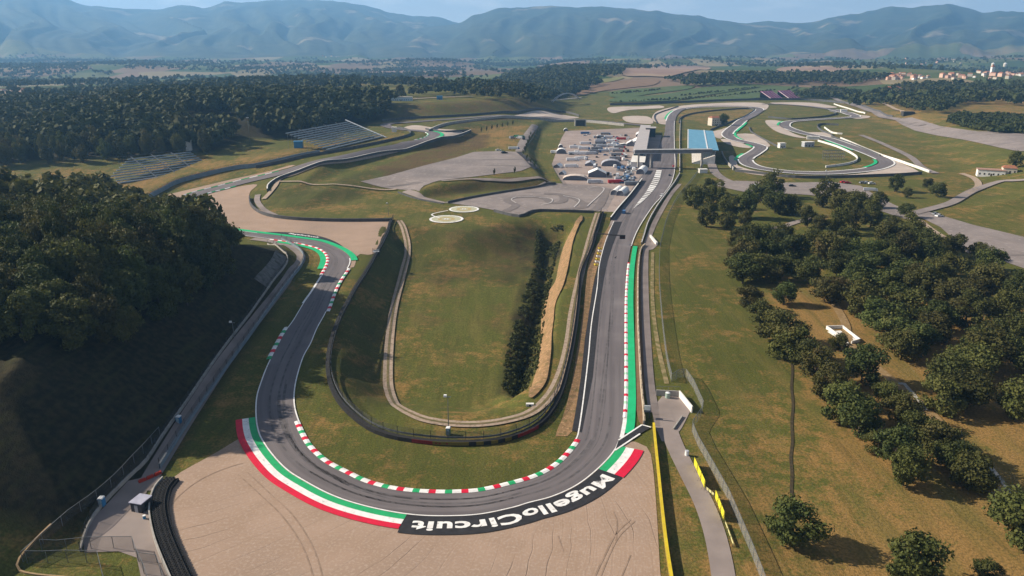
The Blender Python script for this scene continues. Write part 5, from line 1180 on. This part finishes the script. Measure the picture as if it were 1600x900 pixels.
# houses
def house(loc, rz, w_, d, hh, label, roof=None, wall=None, group=None, name='house', flat=False, win=True):
    t = empty(name, loc, rz, label, 'house', group); MB().box(-w_/2, -d/2, -1, w_/2, d/2, hh).obj('wall', wall or wall_p, t)
    if flat: MB().box(-w_/2-.4, -d/2-.4, hh+.003, w_/2+.4, d/2+.4, hh+.5).obj('roof', roof or roof_t, t)
    else:
        b = MB(); e = .5; r_ = d*.22
        v = [(-w_/2-e, -d/2-e, hh), (w_/2+e, -d/2-e, hh), (w_/2+e, d/2+e, hh), (-w_/2-e, d/2+e, hh), (-w_/2+d*.2, 0, hh+r_), (w_/2-d*.2, 0, hh+r_)]
        b.add(v, [(0,1,5,4),(2,3,4,5),(1,2,5),(3,0,4),(3,2,1,0)]).obj('roof', roof or roof_t, t)
    if win:
        n = max(2, int(w_/3.2))
        for fl_ in range(max(1, int(hh/3))):
            for k in range(n):
                x = -w_/2+w_*(k+.5)/n; MB().box(x-.55, -d/2-.06, .9+fl_*3, x+.55, -d/2-.003, 2.4+fl_*3).obj('window', shut, t)
        MB().box(-.6, -d/2-.09, 0, .6, -d/2-.065, 2.1).obj('door', bark, t)
    return t
house(W(1547, 274), -.42, 20, 9, 4.8, 'long white house with a flat pinkish roof beside the curving road on the right', M('pink_roof', (.36,.22,.17), (.3,.18,.14), .3), wall_w, flat=True)
house(W(1576, 270), -.42, 10, 9, 4.5, 'low annex with a tiled roof behind the white house on the right')
house(W(1116, 196), .3, 15, 11, 11, 'cream farmhouse with an orange roof between the straight and the far bend')
tree(*W2(1129, 196), 20, 17, 'dark tree beside the cream farmhouse inside the far bend')
house(W(627, 157.5), .05, 34, 9, 5.5, 'long blue-white cabin block at the left end of the ridge road', grey_roof, M('blue_white_wall', (.5,.6,.68)), name='cabin', flat=True)
house(W(687, 155.5), .05, 9, 6, 5, 'small blue hut on the ridge road', blu, blu, name='cabin', flat=True)
house(W(1395, 143), .2, 34, 18, 8, 'low white building with a red roof in the wood in front of the town', None, wall_w)
house(W(1418, 180), -.1, 16, 10, 5, 'small dark shed at the foot of the hillside wood', shut, shut, name='shed', flat=True, win=False)
house(W(1262, 229), .2, 12, 6, 5, 'grey cabin on the grass inside the right loop', white_w, grey_m, name='cabin', flat=True)
house(W(1221, 231), .2, 7, 5, 5, 'white marshal hut at the end of the thin dark wall', white_w, wall_w, name='cabin', flat=True)
house(W(1270, 218), -.3, 14, 4, 3.5, 'white container beside the far right track', white_w, wall_w, name='container', flat=True, win=False)
house(W(1318, 176), -.3, 10, 6, 5, 'white marshal cabin on the inside of the farthest double bend', white_w, wall_w, name='cabin', flat=True, win=False)
house(W(616, 206), 0, 5, 4, 5, 'white cabin by the bend next to the second grandstand', white_w, wall_w, name='cabin', flat=True, win=False)
house(W(467, 231), .1, 8, 6, 6, 'bright blue shed in front of the dark wood left of the second grandstand', blu, blu, name='shed', flat=True, win=False)
house(W(296, 235), .2, 5, 4, 9, 'white commentary box above the first grandstand', white_w, wall_w, name='cabin', flat=True, win=False)
house(W(735, 132), .1, 26, 16, 9, 'cream house in a clearing of the ridge trees', None, wall_p)
house(W(1098, 270), .1, 7, 4, 3, 'white cabin beside the concrete apron right of the straight', white_w, wall_w, name='cabin', flat=True, win=False)
# scaffold frame in the loop
sf = at(1303, 250, 'scaffold', 'open scaffold frame standing on the grass inside the right loop', 'scaffold'); fr_ = MB()
for i in range(6):
    for j in (0, 4): fr_.bar((-10+i*4, j, 0), (-10+i*4, j, 9), .22)
for z in (3, 6, 9):
    for j in (0, 4): fr_.bar((-10, j, z), (10, j, z), .18)
fr_.obj('frame', steel, sf)
# the town and scattered farms: each house its own object
hm = [house((0, 0, -500), 0, 14, 10, 7, 'x', None, wall_w, win=False), house((0, 0, -500), 0, 18, 11, 9, 'x', None, wall_p, win=False), house((0, 0, -500), 0, 24, 13, 12, 'x', None, M('rose_plaster', (.55,.36,.28)), win=False)]
used = set()
TOWN = [([(1340,121),(1400,116),(1440,117),(1460,122),(1420,126),(1360,124)], 52, 'red-roofed house at the left end of the town beyond the woods'), ([(1460,122),(1520,114),(1552,113),(1600,118),(1600,130),(1560,128),(1520,124),(1480,125)], 74, 'red-roofed house of the town at the right edge of the valley'), ([(1380,98),(1450,94),(1510,95),(1508,101),(1440,102)], 26, 'pale house of the hazy village below the right mountains'), ([(900,104),(980,101),(985,104),(910,106)], 5, 'tiny white farm building in the middle of the valley'), ([(620,108),(700,107),(700,110),(620,111)], 6, 'tiny white farm building in the valley left of centre'), ([(500,88),(530,88),(530,92),(505,92)], 4, 'tiny white house on the lower slopes of the left mountains'), ([(0,140),(60,141),(60,146),(0,146)], 5, 'pale farm shed on the left edge below the dark far woods')]
for poly, n, lab in TOWN:
    for x, y in scatter(poly, 15, n, n):
        k = R.randrange(3); src = hm[k]
        o = src if k not in used else dup(src); used.add(k)
        o.location = (x, y, float(hz(x, y))); o.rotation_euler = (0, 0, R.uniform(0, 3)); s = R.uniform(.45, .8); o.scale = (s, s, s*R.uniform(.9, 1.3)); o['label'] = lab; o['group'] = lab.replace('house', 'houses').replace('building', 'buildings').replace('shed', 'sheds')
for px, py, lab in ((1549,118,'tall white church tower rising over the town'),):
    t = at(px, py, 'church_tower', lab, 'church'); MB().box(-4, -4, 0, 4, 4, 24).obj('tower', wall_w, t); MB().add([(-4.4,-4.4,24),(4.4,-4.4,24),(4.4,4.4,24),(-4.4,4.4,24),(0,0,32)], [(0,1,4),(1,2,4),(2,3,4),(3,0,4),(3,2,1,0)]).obj('spire', roof_t, t)
for px, lab in ((1551,'left of two round pale silos below the right mountains'), (1570,'right of two round pale silos below the right mountains')):
    t = at(px, 104, 'silo', lab, 'silo'); MB().bar((0, 0, 0), (0, 0, 16), 9, 0, 16).obj('body', wall_p, t); MB().bar((0, 0, 16), (0, 0, 21), 9, 0, 16, 2).obj('roof', wall_w, t)
# ================================================================ PADDOCK: tents, trucks, cars
canvas = M('white_canvas', (.78, .77, .75), (.70, .69, .68), .4, .7); canvas_g = M('grey_canvas', (.36, .36, .40), (.30, .30, .33), .3, .7); canvas_b = M('sand_canvas', (.58, .48, .42), (.5, .42, .37), .3, .7)
def tent(px, py, w_, d, h, rz, label, mat=None, kind='ridge'):
    t = at(px, py, 'tent', label, 'tent', -abs(rz)-.05); n = 9; w_ *= .74; d *= .74; h *= .8
    if kind == 'ridge': prof = [(-w_/2, h*.5), (0, h), (w_/2, h*.5)]
    else: prof = [(-w_/2*math.cos(math.pi*k/(n-1)), h*(.25+.75*math.sin(math.pi*k/(n-1)))) for k in range(n)]
    top = MB(); m_ = len(prof); v = [(x, -d/2, z) for x, z in prof]+[(x, d/2, z) for x, z in prof]+[(x, -d/2, z-.15) for x, z in prof]+[(x, d/2, z-.15) for x, z in prof]
    f = [(k, k+1, m_+k+1, m_+k) for k in range(m_-1)]+[(2*m_+k, 3*m_+k, 3*m_+k+1, 2*m_+k+1) for k in range(m_-1)]+[(k, 2*m_+k, 2*m_+k+1, k+1) for k in range(m_-1)]+[(m_+k+1, 3*m_+k+1, 3*m_+k, m_+k) for k in range(m_-1)]
    top.add(v, f).obj('roof', mat or canvas, t)
    hz_ = prof[0][1]
    for s in (-1, 1): MB().box(s*(w_/2-.1)-.06, -d/2, 0, s*(w_/2-.1)+.06, d/2, hz_-.16).obj('side_wall', mat or canvas, t)
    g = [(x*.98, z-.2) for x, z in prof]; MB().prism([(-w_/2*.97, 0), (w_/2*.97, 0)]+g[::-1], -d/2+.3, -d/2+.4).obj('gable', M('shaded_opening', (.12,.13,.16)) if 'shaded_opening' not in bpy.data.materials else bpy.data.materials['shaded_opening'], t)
    return t
tent(933, 276, 21, 17, 9, .05, 'big white ridge tent in the paddock with a blue-grey front')
tent(955, 259, 25, 15, 7.5, .05, 'wide grey arched tent behind the white ridge tent', canvas_g, 'arch')
tent(899, 281, 28, 13, 5.5, .06, 'low sand-coloured arched tent at the near left of the paddock', canvas_b, 'arch')
tent(922, 258, 12, 22, 5, .12, 'light grey long tent left of the arched one', canvas_g)
tent(872, 274, 0, 0, 0, 0, 'x') if False else None
tent(876, 231, 7, 7, 5, 0, 'small white tent at the left edge of the paddock, farthest of three', kind='arch')
tent(877, 240, 14, 12, 7, 0, 'white domed tent at the left edge of the paddock', kind='arch')
tent(872, 262, 9, 14, 5, .3, 'white tent above the green bank at the left paddock edge')
tent(879, 273, 7, 10, 4.5, .3, 'small white tent at the near left edge of the paddock')
tent(884, 205, 8, 7, 5, 0, 'white tent at the far left corner of the paddock', kind='arch')
tent(1003, 270, 10, 30, 6.5, .26, 'long white tunnel tent at the near end of the pit building', kind='arch')
tent(964, 302, 8, 27, 5.5, .3, 'left of two white tunnel tents beside the pit wall', kind='arch')
tent(973, 303, 8, 27, 5.5, .3, 'right of two white tunnel tents beside the pit wall', kind='arch')
tent(995, 226, 16, 40, 9, .12, 'tall white hospitality tent against the pit building')
tent(986, 228, 14, 18, 8, .12, 'white hospitality tent left of the tall one')
tent(975, 228, 20, 7, 4, .1, 'flat white awning in the middle of the paddock')
tent(998, 213, 10, 24, 7, .12, 'white tent at the far end of the hospitality row')
# vehicles: prototypes with parts, then copies
paints = {c: M(c+'_car_paint', v, None, 1, .25) for c, v in {'white': (.72,.72,.72), 'black': (.018,.018,.02), 'grey': (.22,.23,.25), 'blue': (.05,.13,.28), 'red': (.42,.025,.03), 'silver': (.45,.47,.5), 'green': (.05,.16,.08)}.items()}
def wheels(t, xs, y, r):
    me = MB().bar((0, -.12, 0), (0, .12, 0), r, 0, 12).me('wheel', rubber); hb = MB().bar((0, -.13, 0), (0, .13, 0), r*.5, 0, 8).me('rim', steel)
    for x in xs:
        for s in (-1, 1):
            o = link('wheel', me, t); o.location = (x, s*y, r); link('rim', hb, o)
def car(c):
    t = empty('parked_car', (0, 0, -500), 0, 'x', 'car')
    MB().prism([(-2.1,.35),(2.1,.35),(2.15,.75),(1.2,.92),(-1.9,.98),(-2.15,.8)], -.86, .86).obj('body', paints[c], t)
    MB().prism([(-1.75,.98),(1.05,.93),(.35,1.38),(-1.35,1.4)], -.76, .76).obj('windows', glass, t); MB().prism([(-1.32,1.403),(.32,1.383),(.25,1.46),(-1.2,1.47)], -.7, .7).obj('roof', paints[c], t)
    wheels(t, (-1.35, 1.35), .8, .33); return t
def truck(c, cab):
    t = empty('race_truck', (0, 0, -500), 0, 'x', 'truck'); MB().box(-8, -1.28, 1.0, 5.4, 1.28, 4.0).obj('trailer', paints[c], t)
    MB().prism([(5.8,.5),(8,.5),(8,1.7),(7.6,3.2),(5.8,3.4)], -1.22, 1.22).obj('cab', paints[cab], t); MB().prism([(8.01,1.75),(7.63,3.1),(7.68,3.1),(8.06,1.75)], -1.1, 1.1).obj('windscreen', glass, t)
    wheels(t, (-6.5, -5.2, 4, 7), 1.05, .5); return t
def van(c):
    t = empty('parked_van', (0, 0, -500), 0, 'x', 'van'); MB().prism([(-2.7,.4),(2.7,.4),(2.75,1.1),(2.1,1.35),(1.4,2.3),(-2.7,2.4)], -.98, .98).obj('body', paints[c], t)
    MB().prism([(2.13,1.4),(1.47,2.25),(1.52,2.28),(2.2,1.42)], -.85, .85).obj('windscreen', glass, t); MB().box(.5, -1.0, 1.45, 1.4, 1.0, 2.05).obj('side_window', glass, t); wheels(t, (-1.8, 1.8), .9, .38); return t
PROTO = {}
def put(kind, c, px, py, rz, label, group=None, cab='white', s=1.0):
    k = (kind, c, cab); src = PROTO.get(k)
    if src is None: o = PROTO[k] = {'car': car, 'van': van}[kind](c) if kind != 'truck' else truck(c, cab)
    else: o = dup(src)
    o.location = W(px, py, .14 if kind else 0); o.rotation_euler = (0, 0, rz); o['label'] = label; s = s*.8 if kind == 'truck' else s; o.scale = (s, s, s)
    if group: o['group'] = group
    elif 'group' in o: del o['group']
    return o
put('van', 'blue', 975, 334, 1.3, 'dark blue van driving on the straight by the pit wall end')
put('car', 'white', 1034, 307, 1.2, 'white car parked on the right edge of the straight', s=1.3)
put('car', 'red', 1053, 261, 1.5, 'red car on the straight just before the footbridge', s=1.3)
put('car', 'black', 1046, 275, 1.4, 'black car alone in the middle of the far straight')
put('car', 'black', 788, 240, .5, 'black car parked on the big sloping lot', s=1.5); put('car', 'white', 779, 236, .2, 'white car near the black one on the sloping lot', s=1.3)
put('truck', 'white', 803, 234, .1, 'white truck at the top edge of the sloping lot', cab='blue', s=.9)
gv = 'vehicles parked on the grass above the sloping lot'
for k, (px, py, c) in enumerate(((800,217,'grey'),(806,215,'green'),(811,217,'white'),(816,216,'green'),(818,219,'black'))): put('van', c, px, py, R.uniform(0, 3), c+' van in the cluster on the grass above the sloping lot', gv, s=1.3)
gt_ = 'race trucks parked in rows in the paddock'
rows = [((899,232),(893,262),4,'white','white'),((968,232),(962,250),4,'grey','red'),((915,226),(908,250),4,'white','blue'),((946,211),(930,239),7,'grey','blue'),((938,222),(944,238),3,'silver','white'),((952,216),(960,236),4,'white','red')]
for (a_, b_, n, c, cab) in rows:
    for k in range(n):
        t = k/max(n-1, 1); put('truck', c, a_[0]+(b_[0]-a_[0])*t, a_[1]+(b_[1]-a_[1])*t, .08, f'{c} race truck with {cab} cab in the rows in the middle of the paddock', gt_, cab)
for px, py, c, cab, lab in ((925,242,'silver','grey','long silver race truck in front of the paddock rows'), (962,287,'red','red','dark red trailer truck at the near right of the paddock'), (930,287,'silver','white','silver hospitality truck in front of the white ridge tent'), (915,210,'blue','white','blue race truck at the far side of the paddock'), (958,222,'white','white','white race truck beside the hospitality tents'), (972,219,'red','white','red race truck by the hospitality tents'), (929,262,'white','white','white narrow truck beside the light grey tent'), (944,275,'black','white','dark truck right of the white ridge tent'), (870,240,'white','white','white truck parked at the left paddock edge'), (988,290,'grey','black','grey truck in the pit lane compound')):
    put('truck', c, px, py, .1 if px != 929 else 1.4, lab, None, cab)

for k in range(104):
    while True:
        px = R.uniform(882, 992); py = R.uniform(206, 290)
        if (893 < px < 985 and 210 < py < 254) or (955 < px < 992 and py > 252): break
    c = R.choice(['white','black','grey','silver','blue','white','black','white','silver']); kd = 'car' if R.random() < .7 else 'van'
    put(kd, c, px, py, R.choice([.1, 1.6, 1.2])+R.uniform(-.1, .1), f'{c} {kd} parked among the trucks and tents of the paddock', f'{c} {kd}s parked across the paddock', s=1.15)
for k in range(13):
    t = k/12; c = ['white','grey','blue','black','silver'][k % 5]
    put('car', c, 985-13*t+2*(k % 2), 258+29*t, .25, f'{c} car in the line of cars by the paddock side fence', 'cars lined up along the paddock side fence', s=1.2)
for px, py, c in ((1214,294,'black'),(1238,292,'black'),(1318,286,'red'),(1324,287,'red'),(1348,287,'grey'),(1354,287,'silver'),(1362,288,'white'),(1293,286,'blue'),(1180,292,'white')):
    put('car', c, px, py, R.uniform(-.2, .2), f'{c} car parked on the asphalt below the right loop'+(' beside another red one' if c == 'red' else ''), f'{c} cars parked below the right loop', s=1.3)
put('truck', 'silver', 1360, 299, -.3, 'cream trailer standing on the lawn edge beside the parking area', None, 'silver', .8)
for px, py, c, lab in ((1467,339,'white','white car at the head of the long runway'),(1462,336,'grey','grey car behind the white one at the head of the runway'),(1492,386,'grey','grey car beside the dirt path along the runway')): put('car', c, px, py, .4, lab, s=1.3)
for k in range(14): 
    c = ['white','red','blue','silver','white'][k % 5]; put('truck' if k % 3 else 'van', c, 300+k*4.3, 188+(k % 4)*2.2, .1, f'{c} vehicle in the clearing of the left wood', f'{c} vehicles parked in the clearing of the left wood', 'white')
# slim cypresses by the lots
cy = leafcloud(14, 420, .07, 55, 1.0)
cym = mesh('crown', [(x*.42, y*.42, max(z, .04)) for x, y, z in cy[0]], cy[1], leaf_a)
c0 = None
CY = [(772,274,7),(804,271,7)]+[(752+k*8.2, 207-k*2.0+ (k > 3)*.5, 8) for k in range(7)]+[(829-k*2.4+ (k > 5)*2, 212+k*6.0, 6) for k in range(6)]+[(817+k*6, 243+k*6, 6) for k in range(4)]
for k, (px, py, h_) in enumerate(CY):
    e = at(px, py, 'cypress_tree', 'slim dark cypress in the row between the sloping lot and the paddock bank' if k > 8 else ('slim dark cypress in the row above the sloping lot' if k > 1 else ('left' if k == 0 else 'right')+' slim cypress of the two on the near edge of the sloping lot'), 'tree', 0, None if k < 2 else 'slim cypresses by the sloping lot')
    c = link('crown', cym, e); c.scale = (h_*.8, h_*.8, h_); t = link('trunk', trunks[0], e); t.scale = (h_*.5,)*3
# ================================================================ which tree is which: describe each by the landmark it stands nearest to
ORD = ['nearest', 'second nearest', 'third nearest', 'fourth nearest', 'fifth nearest', 'sixth nearest', 'seventh nearest', 'eighth nearest', 'ninth nearest', 'tenth nearest', 'eleventh nearest', 'twelfth nearest']
def project(o):
    p = o.location; z = p.z+6; d = p.y*cp+(CH-z)*sp_
    return 800+F*p.x/d, 450-F*(p.y*sp_-(CH-z)*cp)/d
def name_near(group, marks, most):
    todo = [o for o in S.objects if o.get('group') == group]; cnt_ = {m[2]: 0 for m in marks}; pos = {o.name: project(o) for o in todo}
    pairs = sorted(((pos[o.name][0]-m[0])**2+((pos[o.name][1]-m[1])*1.4)**2, o.name, i) for o in todo for i, m in enumerate(marks)); done = set()
    for d, n, i in pairs:
        m = marks[i]
        if n in done or cnt_[m[2]] >= most: continue
        bpy.data.objects[n]['label'] = f'{m[3]}, {ORD[cnt_[m[2]]]} to {m[2]}'; cnt_[m[2]] += 1; done.add(n)
pk = 'park tree'
name_near(gp, [(1315,525,'the roofless white foundation',pk),(1180,292,'the cabin end of the parking area',pk),(1330,300,'the asphalt below the right loop',pk),(1415,340,'the head of the long runway',pk),(1526,406,'the flat-topped tree by the runway',pk),(1240,560,'the top of the field furrow',pk),(1425,615,'the concrete channel',pk),(1560,745,'the lane at the bottom right',pk),(1165,390,'the orange scar in the meadow',pk),(1240,345,'the short grey path in the park',pk),(1590,560,'the right edge of the photo, halfway up',pk)], 12)
lt = 'left wood tree'
name_near(gl, [(262,330,'the ragged tree by the bend',lt),(366,430,'the grey slope facing',lt),(366,520,'the thin lamp post on the slope',lt),(0,480,'the left edge of the photo, halfway up',lt),(330,395,'the bright green tree at its tip',lt),(150,545,'the top of the dark bare slope',lt),(20,310,'the small round trees on the slope',lt),(160,300,'the half dismantled grandstand',lt)], 12)
bt = 'dark tree in the wood behind'
name_near(gb, [(230,240,'the half dismantled grandstand','back wood tree'),(391,205,'the tall floodlight mast','back wood tree'),(467,226,'the bright blue shed','back wood tree'),(560,200,'the blue-grey grandstand','back wood tree'),(320,190,'the clearing with vehicles','back wood tree'),(0,240,'the left edge of the photo','back wood tree')], 12)
tw_ = 'red-roofed town house'
name_near('red-roofed houses of the town at the right edge of the valley', [(1549,110,'the white church tower',tw_),(1600,122,'the right edge of the photo',tw_),(1551,104,'the left silo',tw_)], 10)
